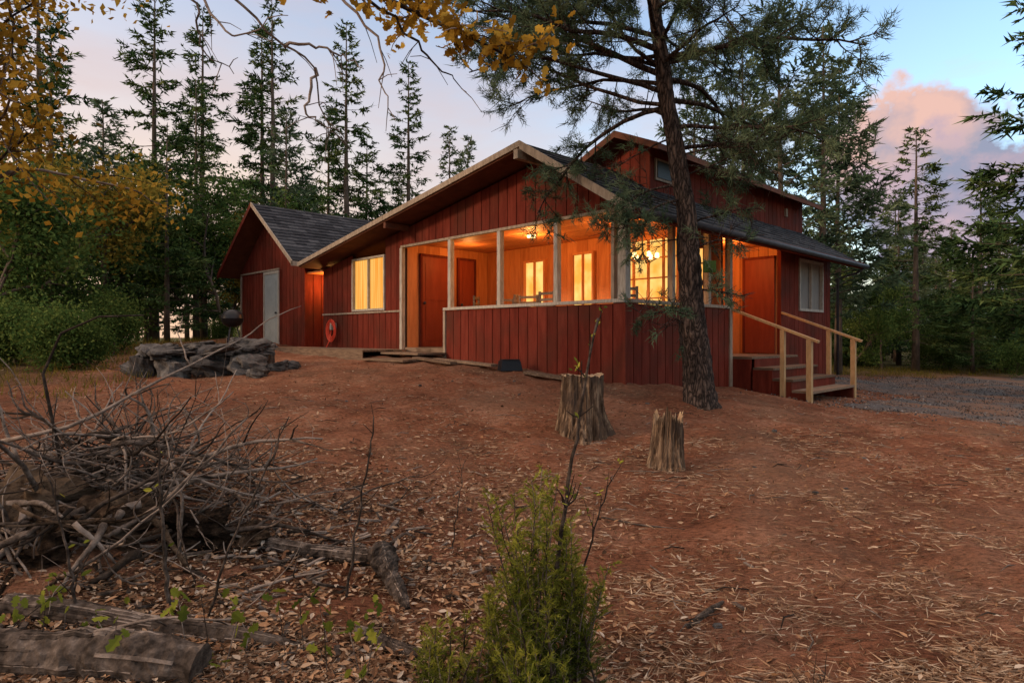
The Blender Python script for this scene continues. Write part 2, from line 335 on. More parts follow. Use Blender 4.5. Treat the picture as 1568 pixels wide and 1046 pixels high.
p.box(3.45,5.9,.04,1.4,2.04,2.08,2)
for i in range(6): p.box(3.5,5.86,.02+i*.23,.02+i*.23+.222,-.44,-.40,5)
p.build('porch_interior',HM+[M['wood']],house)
t=TM()
for y in (1.45,2.90,4.40): t.box(-.025,.075,y-.045,y+.045,.60,2.02,1)
t.box(-.03,.11,-.03,.12,.602,2.0,1)
t.box(-.02,.08,.20,.26,.602,2.02,0)
t.box(-.035,.10,.0,4.60,.545,.60,1)
t.box(-.03,.06,.0,6.16,2.01,2.06,0)
t.box(-.03,.10,4.53,4.60,-1.0,.534,0)
t.box(-.03,.06,6.10,6.19,-.8,2.008,1)
t.box(-.028,.05,6.20,9.82,.56,.60,0)
t.box(0.12,3.60,-.035,.10,.545,.60,0)
for x in (1.41,2.67): t.box(x-.05,x+.05,-.025,.075,.602,1.98,0)
t.box(3.47,3.57,-.03,.08,-1.6,1.98,0)
t.box(.14,5.95,-.03,.06,1.96,2.03,0)
t.box(5.87,5.95,-.03,.06,-1.2,1.958,2)
t.box(-.03,.02,-.028,.02,-1.4,.53,2); 
for yy in (10.86,12.42): t.box(-.03,.02,yy-.03,yy+.03,-.9,2.0,2)
t.box(-.03,.02,12.5,15.42,2.0,2.05,0)
t.box(-.03,.02,15.36,15.43,-.6,1.99,0)
t.build('posts_and_trim',[M['trim'],M['white'],M['red']],house)
def slope(tm,x0,x1,ye,ze,yr,zr,n,mat=0):
    rb=rng.random
    nx=int((x1-x0)/.33)
    for i in range(n):
        a=i/n;b=(i+1)/n
        ya,za=ye+(yr-ye)*a,ze+(zr-ze)*a; yb,zb=ye+(yr-ye)*b,ze+(zr-ze)*b
        off=(i%2)*.16
        xs=[x0]+[x0+off+k*.33 for k in range(1,nx)]+[x1]
        for q in range(len(xs)-1):
            h=.026+.010*rb()
            u0,u1=xs[q]+.003,xs[q+1]-.003
            v=[(u0,ya,za),(u1,ya,za),(u1,ya,za+h),(u0,ya,za+h),(u1,yb,zb+.004),(u0,yb,zb+.004)]
            tm.add(v,[(0,1,2),(0,2,3),(3,2,4),(3,4,5)],mat,rb())
def slab(tm,x0,x1,ye,ze,yr,zr,th,mat):
    tm.prism([(x0,ye,ze),(x0,yr,zr),(x0,yr,zr-th),(x0,ye,ze-th)],(x1-x0,0,0),mat)
def barge(tm,x,ye,ze,yr,zr,h,mat,up=.03):
    tm.prism([(x,ye,ze+up),(x,yr,zr+up),(x,yr,zr-h),(x,ye,ze-h)],(.035,0,0),mat)
r=TM()
slope(r,-.6,9.5,-.60,1.86,1.735,3.32,13); slope(r,-.6,9.5,10.0,1.92,1.735,3.32,34)
slab(r,-.6,9.5,-.60,1.855,1.735,3.315,.10,1); slab(r,-.6,9.5,10.0,1.915,1.735,3.315,.10,1)
barge(r,-.64,-.62,1.85,1.735,3.32,.12,2); barge(r,-.64,10.03,1.92,1.735,3.32,.075,2)
r.box(-.64,9.5,-.655,-.60,1.72,1.87,4)
r.tube([(-.55,-.71,1.80),(9.55,-.71,1.78)],.055,8,3); 
r.tube([(9.4,-.70,1.75),(9.4,-.5,1.62),(9.3,-.08,1.5),(9.3,-.08,-1.0)],.035,8,3)
r.beam((-.72,1.735,3.10),(.6,1.735,3.10),.10,.16,2)
r.beam((-.62,5.9,mainu(5.9)-.02),(0,5.9,mainu(5.9)-.02),.08,.12,1)
slope(r,-.6,8.5,10.40,2.03,13.1,3.98,17); slope(r,-.6,8.5,15.80,2.03,13.1,3.98,17)
slab(r,-.6,8.5,10.40,2.025,13.1,3.975,.09,1); slab(r,-.6,8.5,15.80,2.025,13.1,3.975,.09,1)
barge(r,-.64,10.37,2.01,13.1,3.985,.09,2); barge(r,-.64,15.83,2.01,13.1,3.985,.13,4)
r.box(-.64,9,10.37,10.40,1.9,2.03,2)
slope(r,1.65,9.7,.45,3.50,1.40,3.92,5); slope(r,1.65,9.7,2.35,3.50,1.40,3.92,5)
slab(r,1.65,9.7,.45,3.495,1.40,3.915,.07,1); slab(r,1.65,9.7,2.35,3.495,1.40,3.915,.07,1)
barge(r,1.61,.43,3.49,1.40,3.92,.10,1); barge(r,1.61,2.37,3.49,1.40,3.92,.10,1)
r.box(1.61,9.7,.42,.45,3.40,3.50,1)
r.build('roof',[M['shingle'],M['soffit'],M['trim'],M['metal'],M['red']],house)
m_=TM()
planks(m_,'S',.85,1,2.0,9.4,2.2,3.60)
planks(m_,'S',2.0,-1,2.0,9.4,2.2,3.60)
planks(m_,'F',2.0,1,.85,1.98,2.2,3.62)
m_.prism([(2.01,.85,3.6),(2.01,1.98,3.6),(2.01,1.4,3.83)],(.05,0,0),0)
planks(m_,'F',9.4,-1,.85,1.98,2.2,3.62)
m_.box(2.15,2.75,.815,.85,3.0,3.42,2); m_.box(2.2,2.7,.80,.816,3.05,3.37,3)
m_.box(8.2,8.3,.80,.86,3.1,3.3,2)
m_.build('roof_monitor',[M['red'],M['groove'],M['trim'],M['enamel']],house)
g=TM()
def fwin(y0,y1,z0,z1,x=0,mull=1,fm=0,gm=1,fw=.06,deep=.06):
    g.box(x-.03,x+.05,y0,y0+fw,z0,z1,fm); g.box(x-.03,x+.05,y1-fw,y1,z0,z1,fm)
    g.box(x-.03,x+.05,y0+fw,y1-fw,z0,z0+fw,fm); g.box(x-.03,x+.05,y0+fw,y1-fw,z1-fw,z1,fm)
    for k in range(mull):
        c=y0+(y1-y0)*(k+1)/(mull+1); g.box(x-.02,x+.04,c-.02,c+.02,z0+fw,z1-fw,fm)
    g.box(x+deep,x+deep+.01,y0+.01,y1-.01,z0+.01,z1-.01,gm)
fwin(6.82,8.30,.62,1.93,fw=.05)
fwin(4.05,4.75,.45,1.80,2.55,1,2,3,.05,.03)
fwin(2.62,3.25,.2,1.85,2.55,1,2,3,.05,.03)
fwin(.55,1.95,.35,1.98,2.55,3,2,3,.05,.03)
for z in (.75,1.15,1.55): g.box(2.53,2.59,.6,1.9,z,z+.025,2)
fwin(.40,1.20,.75,1.80,3.28,2,2,3,.04,.03)
for z in (1.1,1.45): g.box(3.26,3.32,.44,1.16,z,z+.025,2)
def swin(x0,x1,z0,z1,gm,mull=1):
    g.box(x0,x0+.06,-.03,.05,z0,z1,0); g.box(x1-.06,x1,-.03,.05,z0,z1,0)
    g.box(x0+.06,x1-.06,-.03,.05,z0,z0+.06,0); g.box(x0+.06,x1-.06,-.03,.05,z1-.06,z1,0)
    for k in range(mull):
        c=x0+(x1-x0)*(k+1)/(mull+1); g.box(c-.02,c+.02,-.02,.04,z0+.06,z1-.06,0)
    g.box(x0+.01,x1-.01,.06,.07,z0+.01,z1-.01,gm)
swin(6.95,8.45,.60,1.84,4)
g.build('windows',[M['white'],M['winglow'],M['redin'],M['winglow2'],M['curt']],house)
d=TM()
d.box(-.035,.02,12.50,12.58,-.4,1.98,1); d.box(-.035,.02,13.52,13.60,-.4,1.98,1); d.box(-.035,.02,12.58,13.52,1.90,1.98,1)
d.box(-.018,.015,12.58,13.52,-.35,1.90,0)
for z0,z1 in ((-.15,.65),(.85,1.7)): d.box(-.024,.0,12.72,13.38,z0,z1,0)
d.lathe([(0,0),(.03,.0),(.03,.05),(0,.06)],(-.05,12.68,.68),10,3)
for x0,x1 in ((.5,1.35),(1.62,2.1)):
    d.box(x0,x1,6.05,6.10,-.24,1.86,2); d.box(x0-.05,x0,6.03,6.1,-.24,1.92,4); d.box(x1,x1+.05,6.03,6.1,-.24,1.92,4); d.box(x0,x1,6.03,6.1,1.86,1.92,4)
    d.box(x0+.1,x1-.1,6.04,6.05,-.1,.7,2); d.box(x0+.1,x1-.1,6.04,6.05,.85,1.7,2)
    d.lathe([(0,0),(.03,.0),(.03,.05),(0,.06)],(x0+.06,6.02,.75),10,3)
d.box(5.82,5.875,.10,.78,-.38,1.75,2); d.box(5.81,5.875,.78,.84,-.38,1.81,4); d.box(5.81,5.875,.10,.78,1.75,1.81,4)
d.build('doors',[M['doorg'],M['white'],M['reddoor'],M['metal'],M['red']],house)
s=TM()
for i,(z,a) in enumerate([(-.40,0),(-.60,.42),(-.80,.78),(-1.0,1.14)]):
    s.box(3.62,5.86,-(a+.40),-a+.0,z-.045,z,0); 
    if i: s.box(3.66,5.82,-(a+.0)-.02,-a-.002,z-.0,z+.155,2)
    s.box(3.60,3.66,-(a+.38),-a,z-.9,z-.047,2); s.box(5.82,5.88,-(a+.38),-a,z-.9,z-.047,2)
s.build('steps',[M['wood'],M['railw'],M['red']],house)
s=TM()
for x in (3.56,5.92):
    s.beam((x,.0,.54),(x,-1.66,-.10),.09,.045,0)
    s.beam((x,-1.02,.12),(x,-1.02,-1.4),.08,.08,0); s.beam((x,-1.5,-.06),(x,-1.5,-1.5),.09,.09,0)
s.build('stair_railing',[M['railw']],house)
s=TM()
for i in range(6): s.box(-1.15+i*.19,-1.15+i*.19+.18,5.9,11.2,-.33,-.29,0)
s.box(-1.17,-1.15,5.9,11.2,-.6,-.30,0)
for i in range(4): s.box(-.75+i*.185,-.75+i*.185+.175,4.5,5.86,-.38,-.34,0)
for i in range(4): s.box(-1.25+i*.12,-1.25+i*.12+.11,4.3,5.8,-.50+i*.004,-.46+i*.004,0)
s.build('deck_walkway',[M['wood']],house)
s=TM()
for x,y,z in ((1.2,3.2,2.1),(1.2,1.0,2.1)):
    s.lathe([(0,-.05),(.09,-.05),(.10,.0),(.0,.01)],(x,y,z),14,0)
s.tube([(1.9,.95,2.1),(1.9,.95,1.58)],.014,6,1)
for k in range(6):
    a=k*1.047; q=(1.9+.27*math.cos(a),.95+.27*math.sin(a),1.48)
    s.tube([(1.9,.95,1.58),((1.9+q[0])/2,(.95+q[1])/2,1.40),q],.014,5,1); s.lathe([(0,0),(.04,.01),(.04,.09),(0,.11)],q,8,0)
s.lathe([(0,0),(.05,.0),(.06,.12),(0,.14)],(1.2,10.3,1.58),12,0)
s.build('ceiling_lamps',[M['bulb'],M['metal'],M['winglow2']],house)
def plight(name,loc,power,col=(1,.43,.11),rad=.12):
    l=bpy.data.lights.new(name,'POINT'); l.energy=power; l.color=col; l.shadow_soft_size=rad
    o=bpy.data.objects.new(name,l); SC.collection.objects.link(o); o.parent=house; o.location=loc
plight('lamp_porch_a',(1.2,3.2,1.85),60); plight('lamp_porch_b',(1.3,1.1,1.85),62); plight('lamp_porch_c',(1.2,5.2,1.8),24)
plight('lamp_alcove',(.5,10.35,1.45),55); plight('lamp_entry',(4.6,.7,1.75),55)

HMAT=lambda x,y,z:(HO[0]+ex[0]*x+ey[0]*y,HO[1]+ex[1]*x+ey[1]*y,CAMZ+z)
def chair(lx,ly,rot):
    c=TM()
    for a in (-.2,.2):
        c.box(a-.02,a+.02,-.22,-.18,0,.45); c.box(a-.02,a+.02,.18,.22,0,1.12)
    c.box(-.23,.23,-.24,.22,.45,.49)
    for z in (.58,.7,.82,.93,1.05): c.box(-.2,.2,.185,.215,z,z+.05)
    o=c.build('porch_chair',[M['wood']]); o.location=HMAT(lx,ly,-.25); o.rotation_euler[2]=TH+rot
chair(1.9,4.6,2.2); chair(1.1,3.3,-1.2); chair(2.0,5.3,-2); chair(.9,2.3,1.5); chair(.9,.7,2.5); chair(.9,4.3,.6)
c=TM(); c.lathe([(0,.86),(.42,.86),(.42,.90),(0,.90)],(0,0,0),20); c.lathe([(.05,0),(.04,.86)],(0,0,0),10); c.lathe([(0,.0),(.22,.0),(.2,.03),(.0,.05)],(0,0,0),14)
c.lathe([(.0,.90),(.07,.90),(.09,1.0),(.05,1.12),(.06,1.15),(0,1.15)],(0.1,0.1,0),12)
o=c.build('porch_table',[M['wood']]); o.location=HMAT(1.2,3.8,-.25)
c=TM(); 
c.lathe([(0,.62),(.12,.63),(.22,.69),(.27,.78),(.275,.84),(.28,.85),(.275,.86),(.26,.94),(.2,1.03),(.1,1.08),(0,1.09)],(0,0,0),24)
c.tube([(-.05,0,1.09),(-.04,0,1.13),(.04,0,1.13),(.05,0,1.09)],.01,6)
for k in range(3):
    a=k*2.094+.5; c.tube([(.1*math.cos(a),.1*math.sin(a),.66),(.28*math.cos(a),.28*math.sin(a),0)],.014,6,1)
c.lathe([(0,.28),(.18,.29),(.18,.30),(0,.30)],(0,0,0),16,1)
o=c.build('kettle_grill',[M['enamel'],M['metal']]); o.location=(-7.35,16.6,float(tz(-7.35,16.6)[0])); o.scale=(1.0,)*3
c=TM()
for k in range(6):
    R_=.14+.022*k; an=np.linspace(0,2*math.pi,30); c.tube(np.stack([np.full(30,-.02*(k%2)),R_*np.cos(an)+rng.normal(0,.006,30),R_*np.sin(an)*1.15],1),.012,6,0,cap=False)
c.tube([(0,0,.26),(.02,.05,.0),(.0,.1,-.25),(-.1,.16,-.52),(-.2,.3,-.6)],.014,6,0)
c.box(-.03,.12,-.04,.04,.02,.2,1)
o=c.build('garden_hose',[M['hose'],M['white']]); o.location=HMAT(-.12,9.15,.15); o.rotation_euler[2]=TH

# ------------------------------------------------------------------ rocks
def rock(tm,c,s,seed,mat=0,rz=0.,am=.3):
    n1,n2=18,12; v=[]; cr,sr=math.cos(rz),math.sin(rz)
    for i in range(n2+1):
        for j in range(n1):
            th=math.pi*i/n2; ph=2*math.pi*j/n1
            d_=Vector((math.sin(th)*math.cos(ph),math.sin(th)*math.sin(ph),math.cos(th)))
            mx=max(abs(d_.x),abs(d_.y),abs(d_.z)); rr=.25+.75/mx*.85
            rr=min(rr,1.16)*(1+am*noise.noise(d_*1.6+Vector((seed*3.1,seed*1.7,0)))+.22*noise.noise(d_*4+Vector((seed,0,0)))+.08*noise.noise(d_*11+Vector((seed,0,0))))
            a,b=d_.x*rr*s[0],d_.y*rr*s[1]
            v.append((c[0]+a*cr-b*sr,c[1]+a*sr+b*cr,c[2]+d_.z*rr*s[2]+.25*a*math.sin(seed*7)))
    f=[]
    for i in range(n2):
        for j in range(n1):
            j2=(j+1)%n1; f+=[(i*n1+j,(i+1)*n1+j,(i+1)*n1+j2),(i*n1+j,(i+1)*n1+j2,i*n1+j2)]
    tm.add(v,f,mat,None,False)
t=TM(); k=0
for j in range(9):
    a=j*2*math.pi/9+.2; k+=1; x=-5.85+1.10*math.cos(a)+rng.normal(0,.08); y=12.2+.75*math.sin(a)+rng.normal(0,.08)
    rock(t,(x,y,float(tz(x,y)[0])+.15),(.34+.12*rng.random(),.26,.20+.1*rng.random()),k,0,a+1.57+rng.normal(0,.3),.45)
for j in range(11):
    a=j*2*math.pi/11+rng.normal(0,.15); k+=1; x=-5.85+1.05*math.cos(a); y=12.2+.72*math.sin(a)
    rock(t,(x,y,float(tz(x,y)[0])+.40+.06*rng.random()),(.28+.16*rng.random(),.22,.05+.05*rng.random()),k,0,a+1.57+rng.normal(0,.5),.4)
for j in range(8):
    a=rng.uniform(0,6.28); k+=1; x=-5.85+.9*math.cos(a)*rng.random(); y=12.2+.6*math.sin(a)*rng.random()
    rock(t,(x,y,float(tz(x,y)[0])+.40),(.34,.24,.12),k,0,a)
for x,y in ((-4.4,11.9),(-4.6,11.4),(-4.25,12.1),(-7.2,12.0),(-7.35,12.3)): k+=1; rock(t,(x,y,float(tz(x,y)[0])+.06),(.2,.14,.11),k)
t.build('stone_fire_pit',[M['rock']])
t=TM()
for k in range(80):
    x=rng.uniform(-7,8); y=rng.uniform(2.6,12); 
    lx,ly=(np.array([x,y])-HO)@ex,(np.array([x,y])-HO)@ey
    if lx>-.3 and ly>-.3: continue
    s_=rng.uniform(.010,.028); rock(t,(x,y,float(tz(x,y)[0])+s_*.1),(s_*1.3,s_,s_*.7),k)
t.build('scattered_stones',[M['rock']])
c=TM(); c.prism([(-.2,-.12,0),(.2,-.12,0),(.17,-.09,.17),(-.17,-.09,.17)],(0,.24,0)); c.box(-.16,.16,-.08,.1,.171,.2)
q_=HMAT(-.45,2.15,0); o=c.build('utility_box',[M['enamel']]); o.location=(q_[0],q_[1],float(tz(q_[0],q_[1])[0])); o.rotation_euler[2]=.3
t=TM()
for (lx,ly,L_,a) in [(-.5,1.2,1.0,.1),(-.55,3.3,1.7,-.05),(-.8,3.9,1.2,.08),(-.3,.6,.6,.2)]:
    q=HMAT(lx,ly,0); dx,dy=ey[0]*L_/2,ey[1]*L_/2; z=float(tz(q[0],q[1])[0])+.05
    t.beam((q[0]-dx,q[1]-dy,z-.03),(q[0]+dx,q[1]+dy,z+.04),.16,.045)
t.build('loose_planks',[M['wood']])

# ------------------------------------------------------------------ stumps
def stump(name,x,y,R,H,jag,seed,lean=0,flare=.35):
    t=TM(); n=110; rows=22; z0=float(tz(x,y)[0])-.08; v=[]
    for i in range(rows+1):
        u=i/rows
        for j in range(n):
            a=2*math.pi*j/n; cx,cy=math.cos(a),math.sin(a)
            rid=.07*noise.noise(Vector((cx*2,cy*2,seed+u*.6)))+.06*noise.noise(Vector((cx*8,cy*8,seed+u*1.2)))+.06*noise.noise(Vector((cx*20,cy*20,seed+u*1.5)))+.03*noise.noise(Vector((cx*20,cy*20,seed+u*14)))
            lob=max(0,math.sin(a*3+seed)+.5*math.sin(a*5+seed*2))*flare*(1-u)**3.4
            rr=R*(1+rid*1.8+lob+.34*(1-u)**2)
            top=H+.08+jag*(noise.noise(Vector((cx*2.2,cy*2.2,seed*2)))+.6*noise.noise(Vector((cx*9,cy*9,seed))))
            v.append((x+rr*cx+lean*u,y+rr*cy,z0+u*top))
    f=[]
    for i in range(rows):
        for j in range(n):
            j2=(j+1)%n; f+=[(i*n+j,i*n+j2,(i+1)*n+j2),(i*n+j,(i+1)*n+j2,(i+1)*n+j)]
    t.add(v,f,0,None,False)
    top=np.array(v[-n:]); c0=top.mean(0); c0[2]-=jag*.8
    rings=[top]; 
    for q in (.9,.75,.45,.2): 
        rg=c0+(top-c0)*q; rg[:,2]=c0[2]+(top[:,2]-c0[2])*q**2+rng.normal(0,.006,n); rings.append(rg)
    vv=np.vstack(rings+[c0[None]]); f=[]
    for i in range(4):
        for j in range(n):
            j2=(j+1)%n; f+=[(i*n+j,i*n+j2,(i+1)*n+j2),(i*n+j,(i+1)*n+j2,(i+1)*n+j)]
    for j in range(n): f.append((4*n+j,4*n+(j+1)%n,5*n))
    t.add(vv,f,1)
    t.build(name,[M['stump'],M['stumptop']])
stump('tree_stump',.84,7.55,.245,.68,.03,1.3,flare=.42)
stump('tree_stump',1.53,6.3,.145,.48,.16,4.1,.03,flare=.3)

# ------------------------------------------------------------------ trees
def conifer_mesh(name,H,R,seed,bare=.15,dens=1.0,fol='needle',droop=.25,irr=.35,shape=.8,nw=.06):
    global rng
    old=rng; rng=np.random.default_rng(seed); t=TM()
    k=9; zz=np.linspace(0,H,k); path=np.stack([np.cumsum(rng.normal(0,.01*H/9,k)),np.cumsum(rng.normal(0,.01*H/9,k)),zz],1); path[:,:2]-=path[0,:2]
    t.tube(path,np.linspace(H*.011+.03,.015,k),7,0,rough=.15)
    nb=int(H*7*dens); P=[];D=[];L=[];W=[];RR=[]
    for i in range(nb):
        u=bare+(1-bare)*(i+rng.random())/nb
        z=u*H; c=np.array([np.interp(z,path[:,2],path[:,0]),np.interp(z,path[:,2],path[:,1]),z])
        q=(u-bare)/(1-bare); Lb=R*((1-q)**shape)*(.35+.65*min(1,q*6+.3))*(1-irr*rng.random())+.15
        if rng.random()<.12: Lb*=.5
        az=rng.random()*6.283; el=-droop+.75*q*q+rng.normal(0,.1)
        d0=np.array([math.cos(az)*math.cos(el),math.sin(az)*math.cos(el),math.sin(el)])
        ss=np.linspace(0,1,5); pp=c+d0*ss[:,None]*Lb+np.array([0,0,1])*(ss[:,None]**2)*Lb*.18
        t.tube(pp,np.linspace(.010+Lb*.008,.004,5),3,0,cap=False)
        n=int(Lb*10*dens)+4; s_=.12+.88*np.sqrt(rng.random(n)); pts=np.stack([np.interp(s_,ss,pp[:,a]) for a in range(3)],1)
        side=np.array([-math.sin(az),math.cos(az),0]); sg=rng.choice([-1,1],n)[:,None]
        dd=nrm(d0*.6+side*sg*rng.uniform(.3,1.1,(n,1))+np.stack([np.zeros(n),np.zeros(n),rng.normal(-.15,.25,n)],1))
        ln=(.24+.32*rng.random(n))*(.6+.5*min(1,Lb/2)); base=np.clip(.15+.7*rng.random()+.25*(q-.5),0,1)
        for m in range(6):
            o=rng.random(n)[:,None]*ln[:,None]
            P.append(pts+dd*o); D.append(nrm(dd+rng.normal(0,.55,(n,3)))); L.append(ln*rng.uniform(.35,.8,n)); W.append(np.full(n,nw)+.035*rng.random(n)); RR.append(np.clip(base+rng.normal(0,.15,n),0,1))
    t.needles(np.vstack(P),np.vstack(D),np.concatenate(L),np.concatenate(W),1,np.concatenate(RR))
    me=t.mesh(name,[M['barkf'],M[fol]]); rng=old; return me
CM=[conifer_mesh('conifer_a',14,2.6,11,.12,1.0),conifer_mesh('conifer_b',15,2.4,12,.22,.95,irr=.6),conifer_mesh('conifer_c',12,2.8,13,.06,1.1,droop=.1),
    conifer_mesh('conifer_d',14,2.0,14,.25,.95,irr=.65),conifer_mesh('conifer_e',11,2.3,15,.08,1.15,'needleb',droop=.05)]
CH=[14,15,12,14,11]
PM=[conifer_mesh('ponderosa_a',13,2.9,21,.2,1.0,'needleb',droop=-.15,irr=.65,shape=.45,nw=.055),conifer_mesh('ponderosa_b',12,2.7,22,.15,1.0,'needleb',droop=-.1,irr=.65,shape=.5,nw=.055)]
def grow(t,p,d,L,r,lev,mx,tips,up=.08,wob=.16,sides=6,kids=4):
    n=6; path=[p]; dd=d
    for i in range(n-1):
        dd=nrm(dd+rng.normal(0,wob,3)+np.array([0,0,up])); path.append(path[-1]+dd*L/(n-1))
    path=np.array(path); t.tube(path,np.linspace(r,r*.55 if lev<mx else r*.25,n),sides if lev<2 else 4,0,cap=False)
    if lev<mx:
        for c in range(kids if lev else kids+1):
            q=path[min(n-1,2+int(rng.random()*(n-2)))]
            grow(t,q,nrm(dd*.8+rng.normal(0,.62,3)),L*rng.uniform(.5,.78),r*.5,lev+1,mx,tips,up,wob,sides,kids)
    if lev>=mx-1: tips.append(path[2:])
def decid_mesh(name,H,seed,nleaf,ls,fol,tmpl=DIA,mx=3,trunk=.10,spread=.22,kids=4,L0=.42):
    global rng
    old=rng; rng=np.random.default_rng(seed); t=TM(); tips=[]
    grow(t,np.zeros(3),np.array([0,0,1.0]),H*L0,trunk,0,mx,tips,kids=kids)
    P=[];R_=[]
    per=max(1,int(nleaf/len(tips)))
    for tp in tips:
        b=rng.random(); i=rng.integers(0,len(tp),per); P.append(tp[i]+rng.normal(0,spread,(per,3))); R_.append(np.clip(b*.7+.15+rng.normal(0,.15,per),0,1))
    t.leaves(np.vstack(P),ls*rng.uniform(.6,1.3,sum(map(len,P))),1,np.concatenate(R_),*tmpl)
    me=t.mesh(name,[M['barkf'],M[fol]]); rng=old; return me
DG=[decid_mesh('broadleaf_a',8,31,12000,.15,'leafg',trunk=.10,spread=.32),decid_mesh('broadleaf_b',7,32,12000,.14,'leafg',trunk=.09,spread=.28),
    decid_mesh('broadleaf_c',8,33,11000,.14,'leafo',trunk=.10,spread=.32)]
SH=[decid_mesh('shrub_a',2.6,41,8000,.08,'leafg',trunk=.03,spread=.22,L0=.35),decid_mesh('shrub_b',2.2,42,7000,.08,'leafg',trunk=.03,spread=.24,L0=.3)]
def put(me,name,x,y,s=1,rot=None,sz=None):
    return inst(me,name,None,(x,y,float(tz(x,y)[0])-.05),rng.random()*6.28 if rot is None else rot,(s,s,sz or s))
for i,x,y,h,wd_ in [(0,-15.9,28,16,1),(1,-13.2,27,14.2,1),(1,-11.0,29,15.8,1),(3,-8.3,32,16.2,1),(3,-5.5,34,15.2,1),(3,-3.5,36,12.6,1),(4,-2.7,38,12.5,1),
                (2,-17.5,24,12,1),(0,-12,24,10,1),(4,-9.3,26,9.5,1),(1,-19.5,26,17,1),(0,-6.8,38,10.5,1.1),(3,-12.3,31,15.5,1),(2,-9.9,34,12.5,1),(2,-11.2,20.5,7,1.1),(3,-17,19,12,1),(2,-7.6,33,11,1),(4,-14.2,22,8.5,1.2),
                (0,17.9,28,10.8,1.25),(0,14.3,16.5,13,1.2),(2,23,31,9.5,1.2),(0,25,28,10,1.2),(2,15.4,31,8.0,1.2),(4,20.2,33,8.5,1.2),(2,18.5,36,8.5,1.3),(0,22.5,37,10.0,1.2),(4,27,35,10,1.2),(2,14.2,38,8.5,1.3),(2,19.7,27,5.2,1.2),(4,23.5,26.5,6,1.2)]:
    s_=h/CH[i]; put(CM[i],'conifer_tree',x,y,s_*wd_,sz=s_)
for i,x,y,h in [(0,8.9,21,12.2),(1,10.8,22,12.2),(0,12.4,24,11.8),(1,7.0,24,11.4),(1,9.8,27,14)]:
    s_=h/(13,12)[i]; put(PM[i],'pine_tree',x,y,s_)
for i,x,y,s_ in [(0,-10.5,23,.85),(2,-13.4,18,1.0),(1,-8.5,28,1.0),(2,-12.5,28,1.1),(2,-17,20,1.3),(1,13.5,25,.6),(0,17,29,.55),(1,22,29,.6),(0,-11.6,14,.75),(0,-9.2,31,1.1),(1,-14.5,25,1.1)]:
    put(DG[i],'broadleaf_tree',x,y,s_)
for i,x,y,s_ in [(1,-9.3,12.6,.9),(0,-9.8,10.6,.8),(1,-10.6,13.5,1.0),(0,-9.8,15.5,.8),(1,-11,17,1.0),(0,-12.5,15,1.2),(0,-8.5,12.6,.6),(1,-9.9,21.5,.5)]:
    put(SH[i],'green_shrub',x,y,s_)
forest=bpy.data.objects.new('distant_forest',None); SC.collection.objects.link(forest)
for k in range(180):
    a=math.radians(rng.uniform(-62,62)) if k<130 else math.radians(rng.uniform(24,60)); dist=rng.uniform(40,85)
    x=dist*math.sin(a); y=dist*math.cos(a)
    hmax=.20 if -.3<math.tan(a)<.05 else (.26 if a<0 else .19)
    h=rng.uniform(.55,1)*hmax*y+1; h=min(h,18)
    i=rng.integers(0,5); s_=h/CH[i]
    inst(CM[i],'tree',forest,(x,y,float(tz(x,y)[0])-.1),rng.random()*6.28,(max(s_,.7)*1.15,max(s_,.7)*1.15,s_))
for k in range(60):
    a=math.radians(rng.uniform(-60,62)) if k<40 else math.radians(rng.uniform(24,58)); dist=rng.uniform(32,48); x=dist*math.sin(a); y=dist*math.cos(a)
    inst(DG[k%2],'undergrowth',forest,(x,y,float(tz(x,y)[0])-1.0),rng.random()*6.28,rng.uniform(.35,.6))

